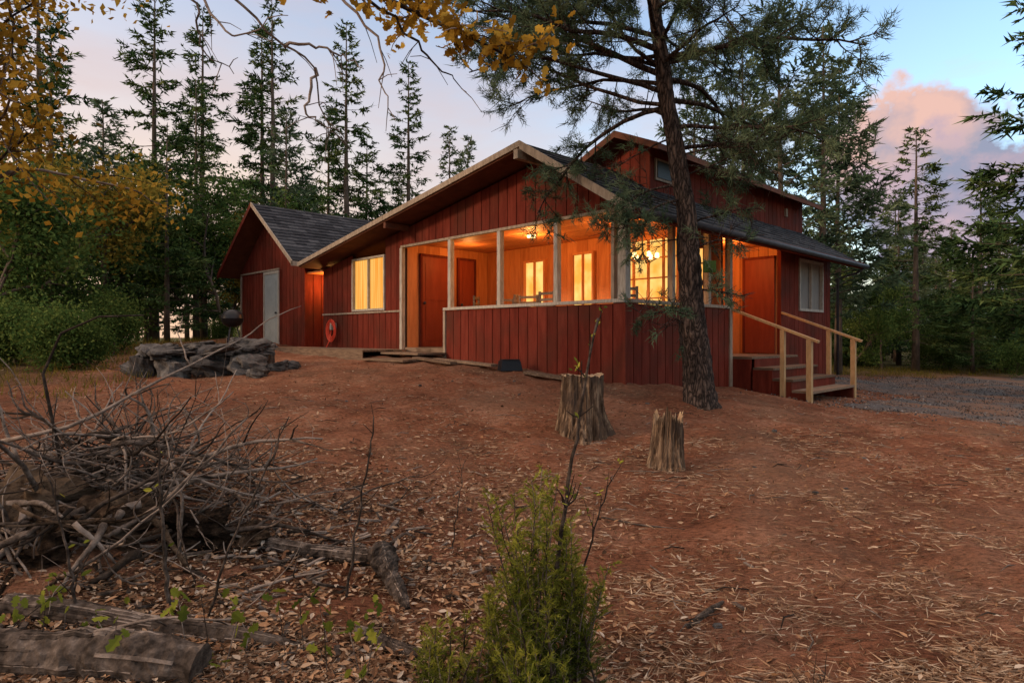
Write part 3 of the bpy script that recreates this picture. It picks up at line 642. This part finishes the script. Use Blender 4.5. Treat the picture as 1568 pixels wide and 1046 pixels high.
def big_pine():
    t=TM()
    tp=np.array([(2.72,9.1,.45),(2.70,9.1,.66),(2.65,9.1,1.3),(2.62,9.1,1.95),(2.55,9.1,2.7),(2.43,9.1,3.9),(2.31,9.1,4.75),(2.15,9.1,5.5),(2.03,9.1,6.3),(1.95,9.15,7.4),(1.9,9.2,9.0),(1.9,9.2,10.5)])
    tr=np.array([.31,.25,.20,.18,.155,.125,.115,.105,.09,.075,.05,.02])
    zz=np.linspace(.45,10.5,170); path=np.stack([np.interp(zz,tp[:,2],tp[:,a]) for a in (0,1)]+[zz],1)
    path[:,0]+=.025*np.sin(zz*2.3)+.01*np.sin(zz*6); path[:,1]+=.02*np.sin(zz*1.9)
    t.tube(path,np.interp(zz,tp[:,2],tr)*(1+.05*np.sin(zz*5)),30,0,rough=.13)
    P=[];D=[];R_=[]
    def tuft(p,d,n,b):
        P.append(np.repeat(p[None],n,0)+rng.normal(0,.025,(n,3))); D.append(nrm(d+rng.normal(0,.75,(n,3)))); R_.append(np.clip(b+rng.normal(0,.15,n),0,1))
    def limb(z,az,el,L,r,arch=.0,leaf=1.0,nsub=11,start=.3):
        c=np.array([np.interp(z,path[:,2],path[:,0]),np.interp(z,path[:,2],path[:,1]),z])
        n=9; d=np.array([math.cos(az)*math.cos(el),math.sin(az)*math.cos(el),math.sin(el)]); pp=[c]
        for i in range(n-1):
            d=nrm(d+rng.normal(0,.13,3)+np.array([0,0,arch])); pp.append(pp[-1]+d*L/(n-1))
        pp=np.array(pp); t.tube(pp,np.linspace(r,r*.2,n),6,0,rough=.1,cap=False)
        for k in range(nsub):
            s_=start+(1-start)*(k+rng.random())/nsub; f_=s_*(n-1); i=min(int(f_),n-2); q=pp[i]+(pp[i+1]-pp[i])*(f_-i); ld=nrm(pp[i+1]-pp[i])
            sd=nrm(ld*.6+rng.normal(0,.6,3)+np.array([0,0,-.1])); sl=rng.uniform(.35,.9)*(1.15-.4*s_)*min(1,L/1.8)
            m=6; sp=[q]; dd=sd
            for j in range(m-1): dd=nrm(dd+rng.normal(0,.14,3)+np.array([0,0,.05])); sp.append(sp[-1]+dd*sl/(m-1))
            sp=np.array(sp); t.tube(sp,np.linspace(r*.28,.004,m),4,0,cap=False)
            b=rng.uniform(.2,.9)
            for tw in range(5):
                j=rng.integers(1,m); q2=sp[j]; d2=nrm(dd+rng.normal(0,.7,3)); l2=rng.uniform(.12,.32)
                t.tube([q2,q2+d2*l2*.5,q2+d2*l2+np.array([0,0,-.01])],[.006,.004,.003],3,0,cap=False)
                if rng.random()<leaf:
                    for u in (.35,.55,.75,.9,1.0): tuft(q2+d2*l2*u,d2,8,b)
            if rng.random()<leaf:
                for u in range(2,m): tuft(sp[u],dd,8,b)
    for k in range(44):
        z=rng.uniform(4.7,10.2); az=rng.random()*6.283; q=(z-4.7)/5.5
        L=rng.uniform(1.6,3.5)*(1-.45*q); limb(z,az,rng.uniform(-.05,.45),L,.035*(1-.5*q),.0,.8,12,.25)
    limb(5.35,math.pi+.1,.25,3.2,.05,-.035,.95,18,.3); limb(4.9,math.pi-.4,.1,2.6,.04,-.03,.9,15,.35); limb(5.7,math.pi+.5,.1,3.0,.045,-.02,.9,15); limb(5.1,math.pi+.3,.2,3.1,.038,-.03,.9,16,.35); limb(5.9,math.pi-.1,.15,3.0,.04,-.03,.95,15)
    limb(4.3,0.2,.3,1.9,.035,-.03,.7,12); limb(4.6,-.5,.15,2.1,.035,-.02,.8,12); limb(5.0,.6,.1,2.4,.04,-.02,.9,12); limb(5.6,-.1,.15,2.7,.045,-.03,1,14); limb(5.3,.2,.2,2.8,.04,-.03,.95,14)
    limb(3.75,math.pi,.12,1.25,.022,-.03,.8,9,.35); limb(3.6,math.pi+.6,-.05,1.2,.022,-.02,.8,8,.4); limb(3.2,0.3,.2,.9,.02,-.05,.25,7)
    for z,az,L in ((4.1,.5,1.3),(3.9,-.3,1.1),(4.45,2.6,1.3),(3.0,2.9,.7),(1.95,math.pi-.1,.85),(1.75,math.pi+.3,.9),(2.3,0,.6),(2.85,-.4,.8),(3.45,2.2,1.0),(4.2,-.8,1.2),(4.5,0,1.5)):
        limb(z,az,rng.uniform(-.1,.2),L,.016,-.01,.22,8,.25)
    n=sum(map(len,P)); t.needles(np.vstack(P),np.vstack(D),rng.uniform(.08,.15,n),np.full(n,.012),1,np.concatenate(R_))
    t.box(2.70,2.86,8.84,8.92,2.50,2.66,2); 
    t.build('tall_pine_tree',[M['bark'],M['needleb'],M['leafg']])
big_pine()

def autumn():
    t=TM(); tips=[]
    z0=float(tz(-6.3,6.2)[0])
    base=np.array([-7.15,7.0,z0-.1])
    pth=np.array([base,base+[.05,0,1.2],base+[.1,.1,2.4],base+[.15,.1,3.6],base+[.1,0,5.0],base+[.3,-.1,6.6]])
    t.tube(pth,[.15,.13,.12,.10,.08,.05],9,0,rough=.1)
    for k in range(30):
        q=pth[rng.integers(2,6)]+np.array([0,0,rng.uniform(-.3,.6)]); az=rng.random()*6.28
        grow(t,q,nrm(np.array([math.cos(az)+.15,math.sin(az),rng.uniform(0.1,.7)])),rng.uniform(1.2,2.0),.04,1,3,tips,.02,.2,5,4)
    P=[];R_=[]
    for tp in tips:
        b=rng.random()
        n=36; i=rng.integers(0,len(tp),n); P.append(tp[i]+rng.normal(0,.16,(n,3))); R_.append(np.clip(b*.7+.1+rng.normal(0,.15,n),0,1))
    def path_of(pts,n=14):
        pts=np.array(pts,float); s_=np.linspace(0,len(pts)-1,n); return np.stack([np.interp(s_,np.arange(len(pts)),pts[:,a]) for a in range(3)],1)+rng.normal(0,.012,(n,3))
    lim=path_of([(-7.2,7.0,4.9),(-5.4,5.7,5.3),(-3.4,4.7,5.0),(-2.0,4.2,4.4),(-1.2,4.0,3.9),(-.5,4.0,3.62),(.0,4.0,3.36)],22)
    t.tube(lim,np.linspace(.05,.005,22),7,0)
    tw=[]
    for k in range(48):
        i=rng.integers(10,22); d=nrm(np.array([rng.uniform(-.4,1),rng.normal(0,.4),rng.uniform(-.5,.45)])); L=rng.uniform(.2,.5)
        pp=[lim[i]]
        for j in range(5): d=nrm(d+rng.normal(0,.18,3)+[0,0,-.04]); pp.append(pp[-1]+d*L/5)
        t.tube(pp,np.linspace(.006,.002,6),4,0,cap=False); tw.append(np.array(pp))
    PL=[]
    for pp in tw:
        n=16; i=rng.integers(1,6,n); PL.append(pp[i]+rng.normal(0,.03,(n,3)))
    for pts in ([(-2.6,4.4,4.5),(-1.75,4.1,3.75),(-1.45,4.0,3.45),(-1.25,4.0,3.3),(-1.2,4.0,2.95),(-1.0,4,2.78)],[(-2.4,4.3,4.5),(-1.95,4.1,3.7),(-1.8,4.0,3.5),(-1.62,4.0,3.55),(-1.4,4,3.62)],
                [(-1.2,4,3.86),(-.85,4.0,3.5),(-.82,4.0,3.2),(-.75,4,2.95)],[(-3.4,4.7,4.9),(-2.1,4.2,3.8),(-2.02,4.1,3.5),(-1.8,4.1,3.3)],[(-1.0,4,3.8),(-.6,4,3.45),(-.45,4,3.3),(-.3,4,3.15)],
                [(-1.45,4,3.45),(-1.15,4,3.42),(-.95,4,3.3)],[(-1.25,4,3.3),(-1.3,4,3.0),(-1.1,4,2.9)]):
        pp=path_of(pts,16); t.tube(pp,np.linspace(.011,.0025,16),5,0,cap=False)
        for k in range(5):
            i=rng.integers(4,15); d=nrm(rng.normal(0,.6,3)+[.3,0,-.4]); t.tube([pp[i],pp[i]+d*.1,pp[i]+d*.2+[0,0,-.03]],[.004,.003,.002],3,0,cap=False)
    PA=np.vstack(P); t.leaves(PA,.10*rng.uniform(.6,1.2,len(PA)),1,np.concatenate(R_),*DIA)
    PB=np.vstack(PL); t.leaves(PB,.085*rng.uniform(.6,1.2,len(PB)),1,np.clip(rng.normal(.42,.27,len(PB)),0,1),*OAK)
    t.build('autumn_oak_tree',[M['greyw'],M['leafy']])
autumn()

# ------------------------------------------------------------------ foreground plants
def seedling(cx,cy,w,Hm,nst,peak):
    t=TM(); P=[];D=[];R_=[]
    for k in range(nst):
        x0=rng.normal(cx,w); y0=rng.normal(cy,w*.8); H=rng.uniform(.45,1.0)*Hm*max(.35,1-abs(x0-cx)*peak)
        d=nrm(np.array([rng.normal(0,.10)+(x0-cx)*.4,rng.normal(0,.12),1])); z0=float(tz(x0,y0)[0]); pp=[np.array([x0,y0,z0])]
        for j in range(9): d=nrm(d+rng.normal(0,.06,3)+[0,0,.03]); pp.append(pp[-1]+d*H/9)
        pp=np.array(pp); t.tube(pp,np.linspace(.006,.0015,10),4,0,cap=False)
        st=.024/Hm
        for s_ in np.arange(.06,1,st):
            f_=s_*9;i=int(f_); q=pp[i]+(pp[min(i+1,9)]-pp[i])*(f_-i); sd=nrm(np.array([rng.normal(),rng.normal(),.9])); L=rng.uniform(.05,.13)*(1.1-s_*.6)
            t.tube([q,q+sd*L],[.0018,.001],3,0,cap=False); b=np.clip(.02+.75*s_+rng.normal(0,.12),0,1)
            n=34; u=rng.random(n)[:,None]; P.append(q+sd*L*u); D.append(nrm(sd+rng.normal(0,.5,(n,3)))); R_.append(np.clip(b+rng.normal(0,.1,n),0,1))
    n=sum(map(len,P)); t.needles(np.vstack(P),np.vstack(D),rng.uniform(.013,.030,n),np.full(n,.0044),1,np.concatenate(R_))
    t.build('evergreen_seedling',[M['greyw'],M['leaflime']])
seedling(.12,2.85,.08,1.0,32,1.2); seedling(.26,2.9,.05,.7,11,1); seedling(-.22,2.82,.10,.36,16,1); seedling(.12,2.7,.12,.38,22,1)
def sapling(pts,r,nleaf,name='bare_sapling',nb=8,ls=.03):
    pts=np.array(pts,float); pts[0,2]=float(tz(pts[0,0],pts[0,1])[0])-.02; n=16; s_=np.linspace(0,len(pts)-1,n)
    pp=np.stack([np.interp(s_,np.arange(len(pts)),pts[:,a]) for a in range(3)],1)+rng.normal(0,.005,(n,3))
    t=TM(); t.tube(pp,np.linspace(r,r*.4,n),6,0,0.25); Q=[]
    for k in range(nb):
        i=rng.integers(3,n-1); d=nrm(np.array([rng.normal(0,.6),rng.normal(0,.4),.7])); L=rng.uniform(.06,.2); e=pp[i]+d*L
        t.tube([pp[i],pp[i]+d*L*.5+rng.normal(0,.006,3),e],[r*.35,r*.25,r*.15],4,0,0.0,cap=False); Q+=[e,pp[i]+d*L*.6]
    if nleaf:
        Q=np.array(Q); i=rng.integers(0,len(Q),nleaf); t.leaves(Q[i]+rng.normal(0,.012,(nleaf,3)),ls*rng.uniform(.6,1.2,nleaf),1,rng.random(nleaf),*SIM)
    t.build(name,[M['greyw'],M['leaflime']])
sapling([(.17,2.9,0),(.21,2.9,.55),(.27,2.9,1.0),(.33,2.9,1.35),(.385,2.9,1.68)],.012,46,nb=14,ls=.03)
sapling([(.2,2.95,0),(.34,2.95,.55),(.42,2.95,.8),(.46,2.95,.95)],.006,20,nb=6)
sapling([(-.95,3.6,0),(-.90,3.6,.45),(-.82,3.6,.9),(-.79,3.6,1.14)],.009,0,nb=6)
sapling([(-1.6,3.3,0),(-1.48,3.3,.5),(-1.28,3.3,.9),(-1.17,3.3,1.18)],.008,0,nb=5)
sapling([(-.42,4.3,0),(-.36,4.3,.5),(-.33,4.3,.75)],.005,0,nb=6)
sapling([(-1.85,3.4,0),(-1.88,3.4,.6),(-1.9,3.4,1.0)],.014,4,nb=5,ls=.05)
sapling([(-2.2,3.2,0),(-2.25,3.2,.5),(-2.35,3.2,.9)],.010,6,nb=6,ls=.05)
sapling([(1.28,2.7,0),(1.31,2.7,.12),(1.33,2.7,.17)],.007,0,nb=5)
t=TM()
for k in range(26):
    x0=rng.uniform(-2.5,-1.2) if k%3 else rng.uniform(-1.2,-.6); y0=rng.uniform(2.7,3.3); z0=float(tz(x0,y0)[0]); h=rng.uniform(.06,.3)
    e=np.array([x0+rng.normal(0,.05),y0,z0+h]); t.tube([(x0,y0,z0),e],[.003,.002],4,0,cap=False)
    n=rng.integers(2,6); t.leaves(e+rng.normal(0,.025,(n,3)),rng.uniform(.04,.085,n),1,rng.uniform(.1,.7,n),*OAK)
t.build('leafy_weeds',[M['greyw'],M['leaflime']])

# ------------------------------------------------------------------ brush pile, logs
def rand_stick(t,p,d,L,r,curv=.12,mat=0,kids=2):
    n=9; pp=[np.array(p,float)]
    bend=rng.normal(0,curv,3)
    for j in range(n-1): d=nrm(d+rng.normal(0,curv*.7,3)+bend*.6); pp.append(pp[-1]+d*L/(n-1))
    pp=np.array(pp); g_=tz(pp[:,0],pp[:,1])+r; pp[:,2]=np.maximum(pp[:,2],g_)
    t.tube(pp,np.linspace(r,r*.3,n),6,mat,rough=.2)
    for k in range(kids):
        i=rng.integers(3,n-1); rand_stick(t,pp[i],nrm(d+rng.normal(0,.6,3)),L*.4,r*.45,curv,mat,0)
t=TM()
for k in range(320):
    a=rng.random()*6.28; rr=abs(rng.normal(0,.65)); x=-2.75+rr*math.cos(a)*1.35; y=4.35+rr*math.sin(a)*.85
    z=float(tz(x,y)[0])+rng.uniform(0,.42)*max(0,1-rr/1.3); az=rng.random()*6.28
    rand_stick(t,(x,y,z),nrm(np.array([math.cos(az),math.sin(az)*.6,rng.uniform(-.25,.4)])),rng.uniform(.3,1.15),rng.uniform(.003,.014),.16)
for p,d,L,r in [((-2.9,4.3,.7),(-.3,0,1),.75,.022),((-3.0,4.4,.75),(.9,0,.25),1.4,.018),((-2.4,4.3,.5),(.8,-.1,.5),1.1,.02),((-3.4,4.2,.9),(1,0,.1),1.7,.016),((-2.6,4.6,.8),(-.1,0,1),.5,.02),
                ((-2.2,4.4,.75),(.8,0,.35),.9,.018),((-3.3,4.3,.6),(-.3,0,.9),.9,.018),((-2.2,4.0,.35),(.9,-.1,.1),.9,.03),((-2.5,3.7,.35),(.6,.2,.5),1.2,.018),((-2.0,3.8,.3),(-.2,0,1),.9,.012),
                ((-3.0,3.8,.3),(0,0,1),1.1,.013),((-2.7,4.2,.6),(-.9,.1,.5),1.2,.022),((-2.9,3.9,.6),(-.4,0,1),1.1,.018),((-2.6,4.1,.9),(1,0,.1),1.0,.02),((-2.9,3.75,.35),(1,-.1,.15),1.1,.022),((-3.1,3.7,.5),(1,-.2,-.2),.9,.016)]:
    rand_stick(t,p,nrm(np.array(d,float)),L,r,.2,0,3)
hp=np.array([(-2.95,4.2,.5),(-3.05,4.2,1.0),(-3.12,4.2,1.35),(-3.0,4.2,1.62),(-2.75,4.2,1.73),(-2.45,4.2,1.74)]); t.tube(hp,np.linspace(.014,.005,6),6,0,.1)
for k in range(60):
    a=rng.uniform(0,3.14)+3.14; d=nrm(np.array([math.cos(a)*1.2,-.25+rng.normal(0,.3),-abs(math.sin(a))*.8+.1]))
    rand_stick(t,(-2.7+rng.normal(0,.3),3.85+rng.normal(0,.12),.48+rng.normal(0,.1)),d,rng.uniform(.3,.8),rng.uniform(.010,.032),.14,0 if k%2 else 1,1)
for j,(x,y,sx,sy,sz) in enumerate([(-2.95,3.95,.28,.2,.2),(-2.45,3.9,.22,.16,.17),(-2.0,4.05,.2,.14,.13),(-3.3,3.95,.2,.16,.16),(-2.7,3.65,.16,.12,.09),(-1.75,4.15,.15,.10,.08)]):
    rock(t,(x,y,float(tz(x,y)[0])+sz*.45),(sx,sy,sz),j+60,1,rng.normal(0,.4),.8)
t.build('brush_pile',[M['greyw'],M['rot']])
def log(name,pts,rads,mat='greyw',sides=24,rough=.12):
    pts=np.array(pts,float); n=60; s_=np.linspace(0,len(pts)-1,n); pp=np.stack([np.interp(s_,np.arange(len(pts)),pts[:,a]) for a in range(3)],1)
    r_=np.interp(s_,np.arange(len(pts)),rads)*(1+.12*np.sin(s_*5)+rng.normal(0,.03,n)); pp[:,2]=tz(pp[:,0],pp[:,1])+pp[:,2]
    t=TM(); t.tube(pp,r_,sides,0,.35,rough=rough,smooth=False)
    for k in range(60):
        i0=rng.integers(0,n-14); i1=i0+rng.integers(6,14); a=rng.uniform(-.3,3.4); off=np.array([0,-math.cos(a),math.sin(a)])
        q=pp[i0:i1]+off*(r_[i0:i1,None]*.98); t.tube(q,r_[i0:i1]*rng.uniform(.03,.11),4,0,rng.random(),rough=.4,smooth=False)
    t.build(name,[M[mat]])
log('fallen_log',[(-3.2,2.90,.07),(-2.2,2.84,.07),(-1.38,2.80,.06)],[.12,.11,.10])
log('fallen_log',[(-2.6,3.25,.03),(-1.6,3.15,.04),(-1.05,3.1,.01)],[.06,.055,.025])
log('fallen_log',[(-1.75,4.15,.03),(-1.2,4.1,.05),(-.78,4.05,.04)],[.03,.05,.045])
log('driftwood',[(-.82,3.95,.14),(-.72,3.75,.08),(-.58,3.5,.02)],[.075,.055,.02],rough=.4)
log('driftwood',[(-.80,3.25,.03),(-.6,3.15,.03),(-.35,3.05,.02)],[.03,.04,.02],rough=.3)
log('driftwood',[(.93,3.35,.01),(1.08,3.5,.02),(1.22,3.65,.01)],[.010,.02,.008],rough=.3)
log('driftwood',[(.7,4.95,.01),(.95,4.8,.02),(1.3,4.75,.01)],[.006,.008,.004])
t=TM()
for k in range(520):
    x=rng.normal(-2.2,1.0); y=rng.normal(4.0,.8); a=rng.random()*6.28; L=rng.uniform(.05,.22); z=float(tz(x,y)[0])+.015
    t.beam((x,y,z),(x+L*math.cos(a),y+L*math.sin(a),z+rng.uniform(-.01,.05)),rng.uniform(.01,.035),.01,0)
for k in range(260):
    x=rng.uniform(-4,6); y=rng.uniform(2.6,9); a=rng.random()*6.28; L=rng.uniform(.08,.35); z=float(tz(x,y)[0])+.012
    if ((np.array([x,y])-HO)@ex)>-.4 and ((np.array([x,y])-HO)@ey)>-.4: continue
    t.tube([(x,y,z),(x+L*.5*math.cos(a),y+L*.5*math.sin(a),z+.015),(x+L*math.cos(a+.2),y+L*math.sin(a+.2),z)],[.004,.005,.002],5,0)
t.build('bark_debris',[M['greyw']])

# ------------------------------------------------------------------ leaf litter & straw
def scatter(n,dens):
    out=[]; c=0
    while c<n:
        y=2.3+10.5*rng.random(n)**1.5; x=rng.uniform(-1,1,n)*(y*.95)
        keep=rng.random(n)<dens(x,y)
        lx=(x-HO[0])*ex[0]+(y-HO[1])*ex[1]; ly=(x-HO[0])*ey[0]+(y-HO[1])*ey[1]
        keep&=~((lx>-.05)&(ly>-.05)); out.append(np.stack([x,y],1)[keep]); c+=keep.sum()
    return np.vstack(out)[:n]
nzf=lambda x,y:.5+.5*np.sin(x*2.1+1.3*np.sin(y*1.7))*np.sin(y*2.3+1.1*np.sin(x*1.9))
dL=lambda x,y: np.clip(1.1-(x+.4)*.8,.03,1)*np.clip(1.75-y*.24,.04,1)*(.4+.6*nzf(x,y))
Q=scatter(38000,dL); P=np.column_stack([Q,tz(Q[:,0],Q[:,1])+rng.uniform(.004,.045,len(Q))])
t=TM(); t.leaves(P,rng.uniform(.02,.07,len(P))*rng.uniform(.6,1.1,len(P)),0,rng.random(len(P)),*SIM,flat=True)
t.build('leaf_litter',[M['litter']])
dS=lambda x,y: np.clip(.25+.75*nzf(x*.8+1,y*.8),0,1)*np.clip(1.3-y*.10,.15,1)*(.3+.7*(nzf(x*2,y*2)>.5))
Q=scatter(46000,dS); n=len(Q); P=np.column_stack([Q,tz(Q[:,0],Q[:,1])+rng.uniform(.004,.03,n)])
a=rng.random(n)*6.28; D=nrm(np.stack([np.cos(a),np.sin(a)*.6,rng.normal(.03,.1,n)],1))
t=TM(); t.needles(P,D,rng.uniform(.03,.13,n),rng.uniform(.003,.009,n),0,rng.random(n)); t.build('pine_straw',[M['straw']])
t=TM(); n=12000; Q=scatter(n,lambda x,y: np.clip(.4+.6*nzf(x*1.3,y*1.3+2),0,1)); P=np.column_stack([Q,tz(Q[:,0],Q[:,1])+.004])
t.leaves(P,rng.uniform(.012,.04,n),0,rng.random(n)*.6,*SIM); t.build('dirt_clods',[M['litter']])
Q=np.column_stack([rng.uniform(4,17,34000),rng.uniform(7,24,34000)]); e=drive(Q[:,0],Q[:,1]); Q=Q[(e<rng.exponential(.7,len(Q)))]
lx=(Q-HO)@ex; ly=(Q-HO)@ey; Q=Q[~((lx>-.2)&(lx<9.2)&(ly>-.1))]
n=len(Q); t=TM(); t.leaves(np.column_stack([Q,tz(Q[:,0],Q[:,1])+.012]),rng.uniform(.02,.06,n),0,rng.random(n),*DIA); t.build('loose_gravel',[M['pebble']])
Q=np.column_stack([rng.uniform(-12,24,7000),rng.uniform(9,30,7000)])
lx=(Q-HO)@ex; ly=(Q-HO)@ey
k=~((lx>-1.4)&(lx<10)&(ly>-2.5)&(ly<16))&((Q[:,0]<-6.5)|((Q[:,1]>23.0)&(drive(Q[:,0],Q[:,1])>.3)))
Q=Q[k]; Q=np.repeat(Q,8,0)+rng.normal(0,.09,(len(Q)*8,2)); n=len(Q); P=np.column_stack([Q,tz(Q[:,0],Q[:,1])])
t=TM(); t.needles(P,nrm(np.column_stack([rng.normal(0,.35,(n,2)),np.ones(n)])),rng.uniform(.08,.25,n),rng.uniform(.008,.016,n),0,rng.random(n)*.6); t.build('grass',[M['leafo']])

# ------------------------------------------------------------------ sky and sun
SUN_EL=math.radians(20); SUN_AZ=math.radians(-110)
wd=bpy.data.worlds.new('World'); SC.world=wd; wd.use_nodes=True; nt=wd.node_tree; N=nt.nodes; L=nt.links; N.clear()
out=N.new('ShaderNodeOutputWorld'); bg=N.new('ShaderNodeBackground'); STR=.15; bg.inputs[1].default_value=STR
sky=N.new('ShaderNodeTexSky'); sky.sky_type='NISHITA'; sky.sun_disc=False; sky.sun_elevation=SUN_EL; sky.sun_rotation=SUN_AZ%(2*math.pi); sky.air_density=1.2; sky.dust_density=1.5; sky.ozone_density=2
tc=N.new('ShaderNodeTexCoord')
def mathn(op,a,b=None,clamp=False):
    m=N.new('ShaderNodeMath'); m.operation=op; m.use_clamp=clamp
    for i,v in enumerate((a,b)):
        if v is None: continue
        if isinstance(v,(int,float)): m.inputs[i].default_value=v
        else: L.new(v,m.inputs[i])
    return m.outputs[0]
def wn(scale,st,det=8):
    mp=N.new('ShaderNodeMapping'); mp.inputs['Scale'].default_value=st; L.new(tc.outputs['Generated'],mp.inputs[0])
    n_=N.new('ShaderNodeTexNoise'); n_.inputs['Scale'].default_value=scale; n_.inputs['Detail'].default_value=det; n_.inputs['Roughness'].default_value=.55; L.new(mp.outputs[0],n_.inputs[0]); return n_.outputs['Fac']
def cmix(f,a,b):
    m=N.new('ShaderNodeMixRGB'); L.new(f,m.inputs[0]); L.new(a,m.inputs[1])
    if isinstance(b,tuple): m.inputs[2].default_value=(*[c/STR for c in b],1)
    else: L.new(b,m.inputs[2])
    return m.outputs[0]
gain=N.new('ShaderNodeVectorMath'); gain.operation='MULTIPLY'; L.new(sky.outputs[0],gain.inputs[0]); gain.inputs[1].default_value=(2.05,2.1,2.1)
sx=N.new('ShaderNodeSeparateXYZ'); L.new(tc.outputs['Generated'],sx.inputs[0])
low=ramp(nt,[(.0,(1,1,1)),(.20,(.8,.8,.8)),(.55,(0,0,0))]); L.new(sx.outputs['Z'],low.inputs[0])
lft=ramp(nt,[(.30,(1,1,1)),(.78,(0,0,0))]); L.new(mathn('ADD',mathn('MULTIPLY',sx.outputs['X'],.5),.5),lft.inputs[0])
c0=cmix(mathn('MULTIPLY',mathn('MULTIPLY',low.outputs[0],lft.outputs[0]),.95),gain.outputs[0],(1.1,.70,.44))
r1=ramp(nt,[(.45,(0,0,0)),(.70,(1,1,1))]); L.new(wn(2.2,(1,1,3.5)),r1.inputs[0])
c1=cmix(mathn('MULTIPLY',r1.outputs[0],.7),c0,(.78,.58,.55))
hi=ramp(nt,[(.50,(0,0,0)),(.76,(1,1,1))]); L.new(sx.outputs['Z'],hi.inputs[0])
c1=cmix(mathn('MULTIPLY',hi.outputs[0],.88),c1,(1.9,1.52,1.32))  # bright overhead glow, added above the camera's view to lift light on the ground
def cumulus(dirv,rad,base,hi,lo):
    vs=N.new('ShaderNodeVectorMath'); vs.operation='SUBTRACT'; L.new(tc.outputs['Generated'],vs.inputs[0]); vs.inputs[1].default_value=dirv
    vm=N.new('ShaderNodeVectorMath'); vm.operation='MULTIPLY'; L.new(vs.outputs[0],vm.inputs[0]); vm.inputs[1].default_value=(1,1,1.35)
    ln=N.new('ShaderNodeVectorMath'); ln.operation='LENGTH'; L.new(vm.outputs[0],ln.inputs[0])
    nz_=wn(9,(1,1,1.2),10)
    v=mathn('ADD',mathn('DIVIDE',ln.outputs['Value'],rad),mathn('MULTIPLY',mathn('SUBTRACT',nz_,.5),-2.4))
    f=ramp(nt,[(.80,(1,1,1)),(1.0,(0,0,0))]); L.new(v,f.inputs[0])
    sp=N.new('ShaderNodeSeparateXYZ'); L.new(vs.outputs[0],sp.inputs[0])
    h=mathn('ADD',mathn('MULTIPLY',sp.outputs['Z'],4.5),mathn('ADD',mathn('MULTIPLY',mathn('SUBTRACT',nz_,.5),3.2),.45),True)
    cr=ramp(nt,[(.15,tuple(c/STR for c in lo)),(.85,tuple(c/STR for c in hi))]); L.new(h,cr.inputs[0])
    return cmix(f.outputs[0],base,cr.outputs[0])
c2=cumulus((.525,.80,.22),.155,c1,(.88,.56,.48),(.34,.37,.50))
c3=cumulus((.61,.77,.14),.17,c2,(.62,.46,.52),(.28,.33,.48))
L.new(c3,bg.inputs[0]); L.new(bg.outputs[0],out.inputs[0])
sl=bpy.data.lights.new('sun','SUN'); sl.energy=2.1; sl.angle=math.radians(6); sl.color=(1,.66,.42)
so=bpy.data.objects.new('sun',sl); SC.collection.objects.link(so)
dv=Vector((math.sin(SUN_AZ)*math.cos(SUN_EL),math.cos(SUN_AZ)*math.cos(SUN_EL),math.sin(SUN_EL)))
so.rotation_euler=dv.to_track_quat('Z','Y').to_euler()
# ------------------------------------------------------------------ camera
cam=bpy.data.cameras.new('camera'); cam.lens=22.2; cam.sensor_width=36; cam.shift_y=-.005; cam.clip_end=2000; cam.clip_start=.05
co=bpy.data.objects.new('camera',cam); SC.collection.objects.link(co); co.location=(0,0,CAMZ); co.rotation_euler=(math.radians(90),0,0); SC.camera=co
SC.view_settings.view_transform='Standard'; SC.view_settings.look='None'; SC.view_settings.exposure=0
